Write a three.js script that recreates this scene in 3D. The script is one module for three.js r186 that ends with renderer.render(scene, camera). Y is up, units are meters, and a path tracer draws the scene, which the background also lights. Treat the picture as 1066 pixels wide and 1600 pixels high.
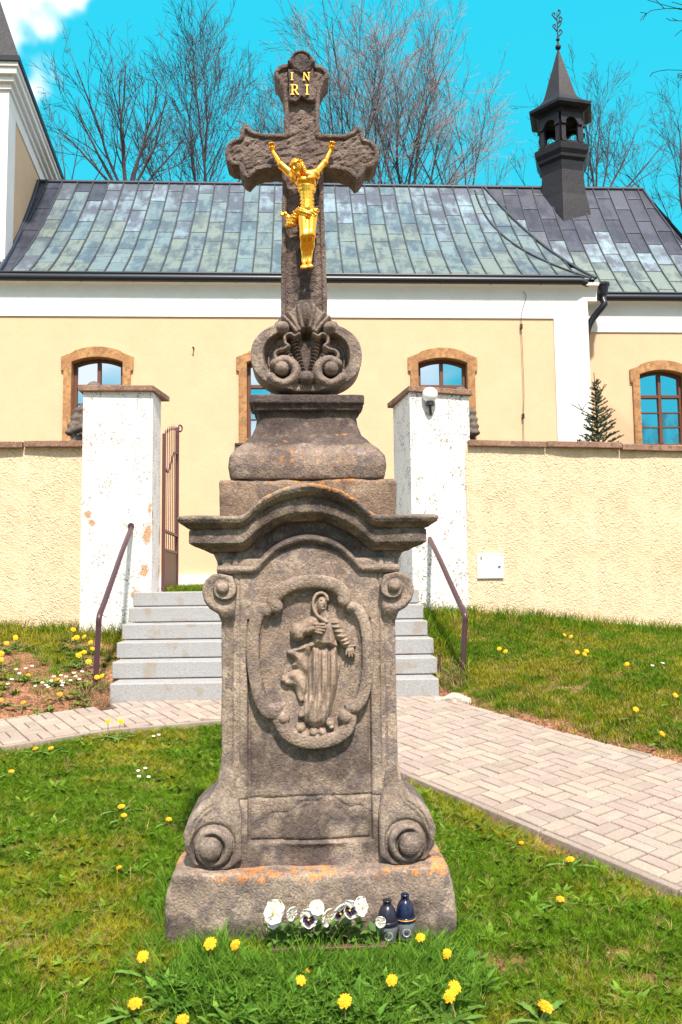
import * as THREE from 'three';
import { mergeGeometries } from 'three/addons/utils/BufferGeometryUtils.js';
import { RoundedBoxGeometry } from 'three/addons/geometries/RoundedBoxGeometry.js';
import { TextGeometry } from 'three/addons/geometries/TextGeometry.js';
import { FontLoader } from 'three/addons/loaders/FontLoader.js';

// ------------------------------------------------------------------ camera, sky, sun, exposure
const EYE = new THREE.Vector3(0, 1.5, 0), YAW = -0.05, PITCH = Math.atan(115 / 1300), ROLL = -0.011;
const scene = new THREE.Scene();
const camera = new THREE.PerspectiveCamera(2 * Math.atan(800 / 1300) * 180 / Math.PI, 682 / 1024, 0.05, 900);
camera.rotation.order = 'YXZ';
camera.rotation.set(PITCH, YAW, ROLL);
camera.position.copy(EYE);
camera.updateMatrixWorld();
const renderer = new THREE.WebGLRenderer({ antialias: true });
renderer.setSize(682, 1024);
renderer.toneMapping = THREE.LinearToneMapping;
renderer.toneMappingExposure = 1.5;
renderer.shadowMap.enabled = true;

const sunDir = new THREE.Vector3(0.14, 1.38, 1).normalize();
const sun = new THREE.DirectionalLight(new THREE.Color().setRGB(1, 0.885, 0.74), 5);
sun.position.copy(sunDir).multiplyScalar(60);
sun.castShadow = true; sun.shadow.radius = 6; sun.shadow.mapSize.set(4096, 4096);
Object.assign(sun.shadow.camera, { left: -30, right: 30, top: 30, bottom: -30, near: 1, far: 160 });
scene.add(sun, sun.target);

// ------------------------------------------------------------------ noise
function rng(seed) { let a = seed >>> 0; return () => { a = (a + 0x6D2B79F5) >>> 0; let t = a; t = Math.imul(t ^ (t >>> 15), t | 1); t ^= t + Math.imul(t ^ (t >>> 7), t | 61); return ((t ^ (t >>> 14)) >>> 0) / 4294967296; }; }
const clamp = (x, a = 0, b = 1) => x < a ? a : x > b ? b : x;
const lerp = (a, b, t) => a + (b - a) * t;
const sstep = (a, b, x) => { const t = clamp((x - a) / (b - a)); return t * t * (3 - 2 * t); };
const TAB = new Float32Array(4096), PERM = new Uint16Array(8192);
{ const r = rng(77); for (let i = 0; i < 4096; i++) { TAB[i] = r(); PERM[i] = i; } for (let i = 4095; i > 0; i--) { const j = Math.floor(r() * (i + 1)); const t = PERM[i]; PERM[i] = PERM[j]; PERM[j] = t; } for (let i = 0; i < 4096; i++) PERM[4096 + i] = PERM[i]; }
const h3 = (x, y, z) => TAB[PERM[(PERM[(PERM[x & 4095] + y) & 4095] + z) & 4095]];
function n3(x, y, z) {
  const i = Math.floor(x), j = Math.floor(y), k = Math.floor(z); let u = x - i, v = y - j, w = z - k;
  u = u * u * (3 - 2 * u); v = v * v * (3 - 2 * v); w = w * w * (3 - 2 * w);
  const a = lerp(lerp(h3(i, j, k), h3(i + 1, j, k), u), lerp(h3(i, j + 1, k), h3(i + 1, j + 1, k), u), v);
  const b = lerp(lerp(h3(i, j, k + 1), h3(i + 1, j, k + 1), u), lerp(h3(i, j + 1, k + 1), h3(i + 1, j + 1, k + 1), u), v);
  return lerp(a, b, w);
}
const fb3 = (x, y, z, o = 4) => { let s = 0, a = 0.5, t = 0; for (let k = 0; k < o; k++) { s += a * n3(x, y, z); t += a; a *= 0.5; x = x * 2.03 + 7; y = y * 2.03 + 3; z = z * 2.03 + 5; } return s / t; };
function tn(x, y, p, s) {           // tiling value noise, period p
  const i = Math.floor(x), j = Math.floor(y); let u = x - i, v = y - j; u = u * u * (3 - 2 * u); v = v * v * (3 - 2 * v);
  const m = (q) => ((q % p) + p) % p, a = m(i), b = m(i + 1), c = m(j), d = m(j + 1);
  return lerp(lerp(h3(a, c, s), h3(b, c, s), u), lerp(h3(a, d, s), h3(b, d, s), u), v);
}
const tf = (u, v, p, o, s) => { let r = 0, a = 0.5, t = 0; for (let k = 0; k < o; k++) { r += a * tn(u * p, v * p, p, s + k * 13); t += a; a *= 0.55; p *= 2; } return r / t; };

// ------------------------------------------------------------------ sky (air and clouds)
{
  const W = 2048, H = 1024, data = new Float32Array(W * H * 4), d = new THREE.Vector3();
  const pix = (u, v) => new THREE.Vector3((u - 533) / 1300, (800 - v) / 1300, -1).applyQuaternion(camera.quaternion).normalize();
  const c1 = pix(-60, -120), c2 = pix(70, 20), c3 = pix(90, 275), mid = pix(620, 60);
  for (let j = 0; j < H; j++) for (let i = 0; i < W; i++) {
    const el = ((j + 0.5) / H - 0.5) * Math.PI, az = ((i + 0.5) / W) * 2 * Math.PI - Math.PI;
    d.set(Math.cos(el) * Math.cos(az), Math.sin(el), Math.cos(el) * Math.sin(az));
    const e = Math.max(d.y, 0), k = 1 - Math.pow(e, 0.6);
    let r = lerp(0.014, 0.12, k * k), g = lerp(0.43, 0.55, k), b = lerp(0.62, 0.66, k);
    const q = 1 / (Math.max(d.y, 0) + 0.22);
    const n = fb3(d.x * q * 1.1 + 11, d.y * 1.5 + 4, d.z * q * 1.1 + 2, 6);
    const inFrame = sstep(0.74, 0.93, d.dot(mid));
    let cov = n - 0.5 + 0.13 - 0.45 * inFrame;
    const wisp = (fb3(d.x * 16, d.y * 16, d.z * 16, 5) - 0.5);
    cov = Math.max(cov, 0.30 * sstep(0.986, 0.9975, d.dot(c1)) + 0.06 * sstep(0.990, 0.9996, d.dot(c2)) + 0.06 * sstep(0.9965, 0.9999, d.dot(c3)) + wisp * (0.35 + 0.75 * sstep(0.975, 0.992, d.dot(c1))) - 0.14);
    const c = sstep(0.0, 0.17, cov), l = lerp(0.95, 0.75, sstep(0.1, 0.4, cov) * 0.4);
    r = lerp(r, l * 0.98, c); g = lerp(g, l, c); b = lerp(b, l * 1.03, c);
    if (d.y < -0.02) { r = 0.05; g = 0.07; b = 0.04; }
    const o = (j * W + i) * 4; data[o] = r; data[o + 1] = g; data[o + 2] = b; data[o + 3] = 1;
  }
  const t = new THREE.DataTexture(data, W, H, THREE.RGBAFormat, THREE.FloatType);
  t.mapping = THREE.EquirectangularReflectionMapping; t.magFilter = THREE.LinearFilter; t.minFilter = THREE.LinearFilter; t.needsUpdate = true;
  scene.background = t; scene.environment = t; scene.environmentIntensity = 1;
}

// ------------------------------------------------------------------ from a photo pixel to the place
const V = (x, y, z) => new THREE.Vector3(x, y, z);
const ray = (u, v) => V((u - 533) / 1300, (800 - v) / 1300, -1).applyQuaternion(camera.quaternion);
const atZ = (u, v, z) => { const d = ray(u, v); return d.multiplyScalar(z / d.z).add(EYE); };

// ------------------------------------------------------------------ things, parts, names
const used = {};
function numbered(n) { if (!(n in used)) { used[n] = 0; return n; } used[n]++; return n + '_' + String(used[n]).padStart(3, '0'); }
const shadow = (m) => { m.castShadow = true; m.receiveShadow = true; return m; };
function part(name, geo, mat, parent, label) { const m = shadow(new THREE.Mesh(geo, mat)); m.name = name; parent.add(m); if (label) m.userData.label = label; return m; }
function thing(name, label, category, pos = [0, 0, 0], group, turn = 0) {
  const o = new THREE.Group(); o.name = numbered(name); scene.add(o); o.position.set(...pos); o.rotation.y = turn;
  o.userData = { label, category }; if (group) o.userData.group = group; return o;
}
function cloneThing(src, label, pos, turn = 0, scale = 1, group) {
  const o = src.clone(); o.name = numbered(src.name.replace(/_\d{3}$/, '')); scene.add(o); o.position.set(...pos); o.rotation.y = turn; o.scale.setScalar(scale);
  o.userData = { ...src.userData, label }; if (group) o.userData.group = group; return o;
}
function struct(name, geo, mat, label) { const m = shadow(new THREE.Mesh(geo, mat)); m.name = numbered(name); m.userData = { kind: 'structure', label }; scene.add(m); return m; }

// ------------------------------------------------------------------ geometry helpers
const G = (g) => (g.index ? g.toNonIndexed() : g);
function clean(g) { g = G(g); for (const k of Object.keys(g.attributes)) if (!['position', 'normal', 'uv', 'color'].includes(k)) g.deleteAttribute(k); if (!g.attributes.uv) g.setAttribute('uv', new THREE.BufferAttribute(new Float32Array(g.attributes.position.count * 2), 2)); return g; }
const merge = (a) => mergeGeometries(a.map(clean));
function boxUV(g, s = 1, o = 0) {   // uv in metres (divided by s) from the three planes
  g = clean(g); const p = g.attributes.position.array, n = p.length / 9, uv = new Float32Array(n * 6);
  for (let t = 0; t < n; t++) {
    const i = t * 9, ax = p[i + 3] - p[i], ay = p[i + 4] - p[i + 1], az = p[i + 5] - p[i + 2], bx = p[i + 6] - p[i], by = p[i + 7] - p[i + 1], bz = p[i + 8] - p[i + 2];
    const X = Math.abs(ay * bz - az * by), Y = Math.abs(az * bx - ax * bz), Z = Math.abs(ax * by - ay * bx);
    for (let k = 0; k < 3; k++) {
      const x = p[i + k * 3], y = p[i + k * 3 + 1], z = p[i + k * 3 + 2]; let a, b;
      if (Z >= X && Z >= Y) { a = x; b = y; } else if (Y >= X) { a = x + 0.37; b = z + 0.21; } else { a = z + 0.53; b = y + 0.11; }
      uv[t * 6 + k * 2] = a / s + o; uv[t * 6 + k * 2 + 1] = b / s + o * 0.7;
    }
  }
  g.setAttribute('uv', new THREE.BufferAttribute(uv, 2)); return g;
}
const at = (g, x, y, z) => g.translate(x, y, z);
const box = (x0, x1, y0, y1, z0, z1, r = 0) => at(r ? new RoundedBoxGeometry(x1 - x0, y1 - y0, z1 - z0, 2, r) : new THREE.BoxGeometry(x1 - x0, y1 - y0, z1 - z0), (x0 + x1) / 2, (y0 + y1) / 2, (z0 + z1) / 2);
function tube(pts, r, seg = 24, rs = 8, smooth = true) {
  const c = smooth ? new THREE.CatmullRomCurve3(pts, false, 'centripetal') : (() => { const q = new THREE.CurvePath(); for (let i = 0; i + 1 < pts.length; i++) q.add(new THREE.LineCurve3(pts[i], pts[i + 1])); return q; })();
  return new THREE.TubeGeometry(c, seg, r, rs, false);
}
function rod(a, b, r0, r1 = r0, n = 8) { const d = b.clone().sub(a), g = new THREE.CylinderGeometry(r1, r0, d.length(), n); g.applyQuaternion(new THREE.Quaternion().setFromUnitVectors(V(0, 1, 0), d.clone().normalize())); return g.translate((a.x + b.x) / 2, (a.y + b.y) / 2, (a.z + b.z) / 2); }
const lathe = (pts, n = 24) => new THREE.LatheGeometry(pts.map((p) => new THREE.Vector2(p[0], p[1])), n);
const shape = (pts) => new THREE.Shape(pts.map((p) => new THREE.Vector2(p[0], p[1])));
const extrude = (s, d, bevel = 0) => new THREE.ExtrudeGeometry(s, bevel ? { depth: d - 2 * bevel, bevelEnabled: true, bevelSize: bevel, bevelThickness: bevel, bevelOffset: -bevel, bevelSegments: 2, curveSegments: 16 } : { depth: d, bevelEnabled: false, curveSegments: 24 }).translate(0, 0, bevel);

// naive surface nets: f < 0 is inside
function nets(b, c, f, colorFn) {
  const nx = Math.ceil((b[1] - b[0]) / c) + 1, ny = Math.ceil((b[3] - b[2]) / c) + 1, nz = Math.ceil((b[5] - b[4]) / c) + 1, F = new Float32Array(nx * ny * nz);
  const col = f.column;
  for (let i = 0; i < nx; i++) for (let j = 0; j < ny; j++) {
    const x = b[0] + i * c, y = b[2] + j * c, cc = col ? col(x, y) : null;
    for (let k = 0; k < nz; k++) F[(k * ny + j) * nx + i] = (i === 0 || j === 0 || k === 0 || i === nx - 1 || j === ny - 1 || k === nz - 1) ? Math.max(1e-4, col ? f.z(cc, b[4] + k * c) : f(x, y, b[4] + k * c)) : (col ? f.z(cc, b[4] + k * c) : f(x, y, b[4] + k * c));
  }
  const id = new Int32Array(nx * ny * nz).fill(-1), pos = [], idx = [];
  const sx = 1, sy = nx, sz = nx * ny, co = [0, sx, sy, sx + sy, sz, sx + sz, sy + sz, sx + sy + sz];
  const ed = [[0, 1], [2, 3], [4, 5], [6, 7], [0, 2], [1, 3], [4, 6], [5, 7], [0, 4], [1, 5], [2, 6], [3, 7]];
  for (let k = 0; k < nz - 1; k++) for (let j = 0; j < ny - 1; j++) for (let i = 0; i < nx - 1; i++) {
    const o = (k * ny + j) * nx + i; let m = 0;
    for (let q = 0; q < 8; q++) if (F[o + co[q]] < 0) m |= 1 << q;
    if (m === 0 || m === 255) continue;
    let px = 0, py = 0, pz = 0, n = 0;
    for (const [a, e] of ed) { if (((m >> a) & 1) === ((m >> e) & 1)) continue; const fa = F[o + co[a]], fe = F[o + co[e]], t = fa / (fa - fe); px += (a & 1) + t * ((e & 1) - (a & 1)); py += ((a >> 1) & 1) + t * (((e >> 1) & 1) - ((a >> 1) & 1)); pz += ((a >> 2) & 1) + t * (((e >> 2) & 1) - ((a >> 2) & 1)); n++; }
    id[o] = pos.length / 3; pos.push(b[0] + (i + px / n) * c, b[2] + (j + py / n) * c, b[4] + (k + pz / n) * c);
  }
  const quad = (a, b2, c2, d, flip) => { if (flip) idx.push(a, c2, b2, a, d, c2); else idx.push(a, b2, c2, a, c2, d); };
  for (let k = 1; k < nz - 1; k++) for (let j = 1; j < ny - 1; j++) for (let i = 1; i < nx - 1; i++) {
    const o = (k * ny + j) * nx + i, s = F[o] < 0;
    if (s !== (F[o + sx] < 0)) quad(id[o - sy - sz], id[o - sz], id[o], id[o - sy], !s);
    if (s !== (F[o + sy] < 0)) quad(id[o - sx - sz], id[o - sx], id[o], id[o - sz], !s);
    if (s !== (F[o + sz] < 0)) quad(id[o - sx - sy], id[o - sy], id[o], id[o - sx], !s);
  }
  let g = new THREE.BufferGeometry();
  g.setAttribute('position', new THREE.Float32BufferAttribute(pos, 3)); g.setIndex(idx); g.computeVertexNormals();
  if (colorFn) { const cs = new Float32Array(pos.length), nn = g.attributes.normal.array; for (let i = 0; i < pos.length; i += 3) { const q = colorFn(pos[i], pos[i + 1], pos[i + 2], nn[i], nn[i + 1], nn[i + 2]); cs[i] = q[0]; cs[i + 1] = q[1]; cs[i + 2] = q[2]; } g.setAttribute('color', new THREE.BufferAttribute(cs, 3)); }
  return g;
}
const smax = (a, b, k) => { const h = Math.max(k - Math.abs(a - b), 0) / k; return Math.max(a, b) + h * h * k * 0.25; };
const smin = (a, b, k) => { const h = Math.max(k - Math.abs(a - b), 0) / k; return Math.min(a, b) - h * h * k * 0.25; };
// outline d2(x,y) < 0, front surface z = h(x,y), flat back at zb
function relief(b, c, d2, h, k = 0.008, colorFn) {
  const zb = b[4] + c * 1.2;
  return nets(b, c, { column: (x, y) => [d2(x, y), h(x, y)], z: (q, z) => Math.max(smax(q[0], z - q[1], k), zb - z) }, colorFn);
}
function polyDist(P) {          // signed distance to a closed outline
  const n = P.length;
  return (x, y) => {
    let d = 1e9, s = false;
    for (let i = 0, j = n - 1; i < n; j = i++) {
      const ax = P[i][0], ay = P[i][1], ex = P[j][0] - ax, ey = P[j][1] - ay, wx = x - ax, wy = y - ay, t = clamp((wx * ex + wy * ey) / (ex * ex + ey * ey)), qx = wx - ex * t, qy = wy - ey * t;
      d = Math.min(d, qx * qx + qy * qy);
      if ((ay > y) !== (P[j][1] > y) && x < (P[j][0] - ax) * (y - ay) / (P[j][1] - ay) + ax) s = !s;
    }
    return (s ? -1 : 1) * Math.sqrt(d);
  };
}
const seg2 = (x, y, ax, ay, bx, by) => { const ex = bx - ax, ey = by - ay, t = clamp(((x - ax) * ex + (y - ay) * ey) / (ex * ex + ey * ey + 1e-12)); return [Math.hypot(x - ax - ex * t, y - ay - ey * t), t]; };
const line2 = (x, y, P) => { let d = 1e9; for (let i = 0; i + 1 < P.length; i++) d = Math.min(d, seg2(x, y, P[i][0], P[i][1], P[i + 1][0], P[i + 1][1])[0]); return d; };
const dome = (d, r) => d < r ? Math.sqrt(1 - (d / r) * (d / r)) : 0;
const spline2 = (P, n = 40, closed = false) => new THREE.SplineCurve(P.map((p) => new THREE.Vector2(p[0], p[1]))).getPoints(n).map((p) => [p.x, p.y]);

// ------------------------------------------------------------------ textures
const toS = (x) => { x = clamp(x); return Math.round(255 * (x <= 0.0031308 ? 12.92 * x : 1.055 * Math.pow(x, 1 / 2.4) - 0.055)); };
function tex(W, H, fn, srgb = true, repeat = true) {
  const a = new Uint8Array(W * H * 4);
  for (let j = 0; j < H; j++) for (let i = 0; i < W; i++) { const c = fn((i + 0.5) / W, (j + 0.5) / H, i, j), o = (j * W + i) * 4; if (srgb) { a[o] = toS(c[0]); a[o + 1] = toS(c[1]); a[o + 2] = toS(c[2]); } else a[o] = a[o + 1] = a[o + 2] = Math.round(255 * clamp(c)); a[o + 3] = 255; }
  const t = new THREE.DataTexture(a, W, H); t.magFilter = THREE.LinearFilter; t.minFilter = THREE.LinearMipmapLinearFilter; t.generateMipmaps = true;
  t.wrapS = t.wrapT = repeat ? THREE.RepeatWrapping : THREE.ClampToEdgeWrapping; if (srgb) t.colorSpace = THREE.SRGBColorSpace; t.needsUpdate = true; return t;
}
const mul = (c, k) => [c[0] * k, c[1] * k, c[2] * k], mix3 = (a, b, t) => [lerp(a[0], b[0], t), lerp(a[1], b[1], t), lerp(a[2], b[2], t)];
const T = {};
T.stone = tex(1024, 1024, (u, v, i, j) => {
  const big = tf(u, v, 4, 5, 1), mid = tf(u, v, 16, 4, 40), fine = tf(u, v, 128, 3, 90), spk = h3(i, j, 5);
  let c = mix3([0.197, 0.157, 0.132], [0.29, 0.243, 0.207], clamp((big - 0.5) * 2.6 + 0.5));
  c = mix3(c, [0.125, 0.105, 0.112], sstep(0.5, 0.66, mid) * 0.6);
  c = mix3(c, [0.42, 0.38, 0.33], sstep(0.66, 0.78, tf(u, v, 40, 4, 70)) * 0.3);
  return mul(c, clamp(0.5 + fine * 1.0, 0.3, 1.6) * (0.68 + 0.64 * spk));
});
T.stoneBump = tex(1024, 1024, (u, v, i, j) => clamp(0.25 * tf(u, v, 24, 3, 7) + 0.55 * tf(u, v, 110, 3, 33) + 0.25 * sstep(0.3, 0.5, tf(u, v, 150, 2, 60))), false);
T.rough = tex(1024, 1024, (u, v, i, j) => { const n = tf(u, v, 40, 4, 3), p = sstep(0.62, 0.75, tf(u, v, 70, 2, 20)), big = tf(u, v, 3, 4, 55); return mul(mix3(mix3([0.76, 0.56, 0.37], [0.83, 0.64, 0.455], big), [0.60, 0.46, 0.31], sstep(0.56, 0.7, tf(u, v, 9, 5, 71)) * 0.35), 0.88 + 0.2 * n - 0.20 * p); });
T.roughBump = tex(1024, 1024, (u, v) => { const w = tf(u, v, 6, 3, 80) * 0.12; return clamp(0.55 * Math.abs(tf(u + w, v * 1.0 - w, 26, 3, 11) - 0.5) * 2.2 * sstep(0.35, 0.62, tf(u, v, 5, 3, 91)) + 0.6 * tf(u, v, 70, 3, 31)); }, false);
T.plaster = tex(1024, 1024, (u, v) => { const n = tf(u, v, 5, 6, 3), f = tf(u, v, 90, 2, 21); return mul([1, 1, 1], 0.93 + 0.1 * (n - 0.5) + 0.08 * (f - 0.5)); });
T.plasterBump = tex(512, 512, (u, v) => 0.5 * tf(u, v, 12, 4, 2) + 0.5 * tf(u, v, 80, 2, 9), false);
T.copper = tex(1024, 1024, (u, v, i, j) => { const n = tf(u, v, 10, 6, 4), s = tf(u * 4, v, 10, 5, 19), f = tf(u, v, 90, 2, 8); const t = clamp((n - 0.5) * 3.4 + (s - 0.5) * 2.4 + 0.6); return mul(mix3([0.50, 0.55, 0.66], [1.04, 1.04, 1.0], t), 0.74 + 0.45 * f); });
T.copperDirty = tex(1024, 1024, (u, v) => { const n = tf(u, v, 10, 6, 44), s = tf(u * 5, v, 8, 5, 59), f = tf(u, v, 90, 2, 8); const t = sstep(0.40, 0.66, n * 0.6 + s * 0.4); return mul(mix3([0.075, 0.088, 0.12], [0.17, 0.235, 0.28], t), 0.75 + 0.5 * f); });
T.granite = tex(1024, 1024, (u, v, i, j) => { const s = h3(i >> 1, j >> 1, 9), f = tf(u, v, 256, 2, 5), b = tf(u, v, 6, 5, 66); let c = mul([0.32, 0.32, 0.335], 0.72 + 0.5 * f); if (s > 0.9) c = [0.1, 0.1, 0.11]; else if (s < 0.12) c = [0.52, 0.51, 0.51]; return mix3(c, [0.26, 0.2, 0.14], sstep(0.58, 0.75, b) * 0.5); });
T.paver = tex(512, 512, (u, v, i, j) => { const s = h3(i, j, 19), f = tf(u, v, 128, 2, 5), b = tf(u, v, 5, 5, 16); return mul(mix3([0.285, 0.232, 0.20], [0.37, 0.31, 0.27], b), 0.7 + 0.35 * f + 0.25 * s); });
T.soil = tex(1024, 1024, (u, v, i, j) => { const f = tf(u, v, 60, 4, 5), g = tf(u, v, 160, 2, 25), b = tf(u, v, 5, 4, 16); let c = mix3([0.10, 0.05, 0.025], [0.25, 0.13, 0.075], clamp((f - 0.5) * 2.5 + 0.5)); c = mix3(c, [0.42, 0.33, 0.22], sstep(0.66, 0.74, g) * 0.8); return mul(c, 0.7 + 0.6 * b); });
T.soilBump = tex(512, 512, (u, v) => tf(u, v, 40, 4, 5), false);
T.bark = tex(256, 256, (u, v) => mul([0.065, 0.055, 0.065], 0.5 + tf(u, v, 24, 3, 5)));
function whitewash(seed, spots, grime) {   // one pillar, 0..1 across and up: whitewash with peeled patches and grit stains
  return tex(512, 1024, (u, v) => {
    const n = tf(u, v * 2, 7, 5, seed), f = fb3(u * 60, v * 170, seed, 3), f2 = fb3(u * 9, v * 22, seed + 9, 5);
    let c = mul([0.80, 0.76, 0.75], 0.93 + 0.12 * n);
    c = mix3(c, [0.30, 0.27, 0.25], sstep(0.56, 0.66, f) * sstep(0.44, 0.6, f2) * grime);
    for (const [x, y, rx, ry] of spots) { const d = Math.hypot((u - x) / rx, (v - y) / ry) + (fb3(u * 22, v * 50, 3 + x * 9, 4) - 0.5) * 1.3; if (d < 1) c = mix3(mul([0.47, 0.28, 0.17], 0.7 + f * 0.6), c, sstep(0.8, 1.0, d)); else if (d < 1.12) c = [0.36, 0.32, 0.3]; }
    return c;
  }, true, false);
}
const std = (o) => new THREE.MeshStandardMaterial(o);
const rgb = (r, g, b) => new THREE.Color().setRGB(r, g, b);
const M = {
  soffit: std({ color: rgb(0.45, 0.42, 0.38), roughness: 0.9 }),
  stone: std({ map: T.stone, bumpMap: T.stoneBump, bumpScale: 0.0045, roughness: 0.95, vertexColors: true }),
  fineStone: std({ map: T.stone, bumpMap: T.stoneBump, bumpScale: 0.0014, roughness: 0.95, vertexColors: true }),
  cross: std({ map: T.stone, bumpMap: T.stoneBump, bumpScale: 0.009, roughness: 0.95, color: rgb(0.62, 0.58, 0.60), vertexColors: true }),
  gold: std({ color: rgb(0.98, 0.46, 0.06), metalness: 1, roughness: 0.22, bumpMap: T.stoneBump, bumpScale: 0.0004 }),
  goldPaint: std({ color: rgb(0.75, 0.42, 0.06), metalness: 0.4, roughness: 0.4 }),
  rough: std({ map: T.rough, bumpMap: T.roughBump, bumpScale: 0.022, roughness: 1 }),
  yellow: std({ map: T.plaster, color: rgb(0.72, 0.495, 0.325), bumpMap: T.plasterBump, bumpScale: 0.004, roughness: 1 }),
  white: std({ map: T.plaster, color: rgb(0.84, 0.815, 0.81), bumpMap: T.plasterBump, bumpScale: 0.004, roughness: 1 }),
  bluish: std({ map: T.plaster, color: rgb(0.74, 0.74, 0.75), bumpMap: T.plasterBump, bumpScale: 0.01, roughness: 1 }),
  coping: std({ map: T.stone, bumpMap: T.stoneBump, bumpScale: 0.01, roughness: 1, color: rgb(1.15, 0.85, 0.72) }),
  granite: std({ map: T.granite, bumpMap: T.stoneBump, bumpScale: 0.003, roughness: 0.85 }),
  soil: std({ map: T.soil, bumpMap: T.soilBump, bumpScale: 0.02, roughness: 1, vertexColors: true }),
  gutter: std({ color: rgb(0.012, 0.014, 0.024), metalness: 0.0, roughness: 0.35 }),
  iron: std({ color: rgb(0.10, 0.035, 0.04), metalness: 0.0, roughness: 0.45 }),
  rail: std({ color: rgb(0.075, 0.035, 0.045), metalness: 0.2, roughness: 0.35 }),
  frame: std({ color: rgb(0.13, 0.045, 0.022), roughness: 0.6 }),
  surround: std({ map: T.stone, color: rgb(1.75, 1.12, 0.6), bumpMap: T.stoneBump, bumpScale: 0.003, roughness: 0.95 }),
  glass: std({ color: rgb(0.62, 0.68, 0.74), metalness: 1, roughness: 0.03 }),
  dark: std({ color: rgb(0.02, 0.02, 0.025), roughness: 0.9 }),
  turret: std({ map: T.copper, color: rgb(0.010, 0.0095, 0.017), roughness: 0.5, metalness: 0.2, bumpMap: T.plasterBump, bumpScale: 0.006 }),
  bark: std({ map: T.bark, roughness: 1 }),
  twig: std({ color: rgb(0.07, 0.055, 0.08), roughness: 1 }),
  budTwig: std({ color: rgb(0.30, 0.225, 0.24), roughness: 1 }),
};

// ------------------------------------------------------------------ the lie of the land
const g0 = (z) => z > 3 ? -0.6585 : 0.05 + 0.109 * (-z - 3.5);
function onPlane(u, v) { const d = ray(u, v); const t = (0.05 - 0.109 * 3.5 - 1.5) / (d.y + 0.109 * d.z); return EYE.clone().addScaledVector(d, t); }
// path outline (x, z): from lower right, along the far edge to the steps, past them to the left and back along the near edge
const pp = (u, v) => { const p = onPlane(u, v); return [p.x, p.z]; };
const pR = [pp(1066, 1200), pp(860, 1145), pp(690, 1094)], pL = [pp(172, 1106), pp(0, 1130)], pN = [pp(0, 1172), pp(170, 1145), pp(345, 1130)], pF = [pp(640, 1215), pp(850, 1305), pp(1066, 1397)];
const ext = (a, b, t) => [b[0] + (b[0] - a[0]) * t, b[1] + (b[1] - a[1]) * t];
const farR = ext(pR[2], pR[0], 1.6), nearR = ext(pF[0], pF[2], 1.6), farL = ext(pL[0], pL[1], 2.2), nearL = ext(pN[1], pN[0], 3);
const PATH = [farR, ...pR, [1.25, -7.5], [-1.72, -7.5], ...pL, farL, nearL, ...pN, [-0.05, -6.72], [0.33, -6.22], ...pF, nearR];
const pathD = polyDist(PATH);
const WALLR = [[1.9, -9.38], [12, -10.8]], wallRZ = (x) => -9.38 - (x - 1.9) * 0.14;
function bank(x, z) {
  if (x > 0) { const wh = 1.17 - 0.105 * Math.max(x - 2, -0.6), d = Math.max(0, z - wallRZ(x)); return [wh, d]; }
  return [1.05 + 0.02 * clamp(x + 3, -3, 1), Math.max(0, z + 9.4)];
}
const farEdge = [farR, ...pR, [1.25, -7.5], [-1.72, -7.5], ...pL, farL];
function above(x, z) {            // is the point on the bank side of the path?
  const p = pathD(x, z); if (p < 0) return 0;
  const a = line2(x, z, farEdge), b = line2(x, z, [nearL, ...pN, [-0.05, -6.72], [0.33, -6.22], ...pF, nearR]);
  return a < b ? a : 0;
}
function H(x, z) {
  let h = g0(z); const p = pathD(x, z);
  const a = above(x, z);
  if (a > 0) { const [wh, d] = bank(x, z), t = a / (a + d + 1e-6); h = lerp(Math.min(h, 0.5), wh, Math.pow(t, 0.9)); }
  const bump = (fb3(x * 1.3, 0, z * 1.3, 3) - 0.5) * 0.05 * sstep(0.02, 0.4, p);
  return h + bump - 0.055 * sstep(0.06, -0.02, p);
}
const onGround = (u, v) => { const d = ray(u, v); let t = 2.2; for (; t < 14; t += 0.01) { const x = EYE.x + d.x * t, y = EYE.y + d.y * t, z = EYE.z + d.z * t; if (y <= H(x, z)) break; } return V(d.x * t, EYE.y + d.y * t, d.z * t); };
const onGroundH = (u, v, hh) => { const d = ray(u, v); let t = 2.2; for (; t < 14; t += 0.004) if (EYE.y + d.y * t <= H(d.x * t, d.z * t) + hh) break; return V(d.x * t, 0, d.z * t); };
const BARE = [[140, 1288, 0.13, 0.05], [775, 1505, 0.16, 0.09], [20, 1480, 0.14, 0.08], [690, 1480, 0.08, 0.07], [25, 1330, 0.1, 0.05]].map(([u, v, a, b]) => { const p = onPlane(u, v); return [p.x, p.z, a, b]; });
const bareSoil = (x, z) => {      // 1 where brown earth shows
  const p = pathD(x, z), n = fb3(x * 3.1, 2, z * 3.1, 4), n2 = fb3(x * 11, 5, z * 11, 3);
  let s = sstep(0.19, 0.05, p + (n - 0.5) * 0.24);
  if (x < -1.5 && z < -6.6 && p > 0 && z > -8.9) s = Math.max(s, sstep(0.42, 0.56, n + sstep(1.5, 0.1, p) * 0.28));
  for (const q of BARE) s = Math.max(s, 0.9 * sstep(1.15, 0.6, Math.hypot((x - q[0]) / q[2], (z - q[1]) / q[3]) + (n2 - 0.5) * 1.2));
  s = Math.max(s, sstep(0.72, 0.78, n * 0.8 + n2 * 0.3) * 0.8);
  return s;
};
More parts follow.
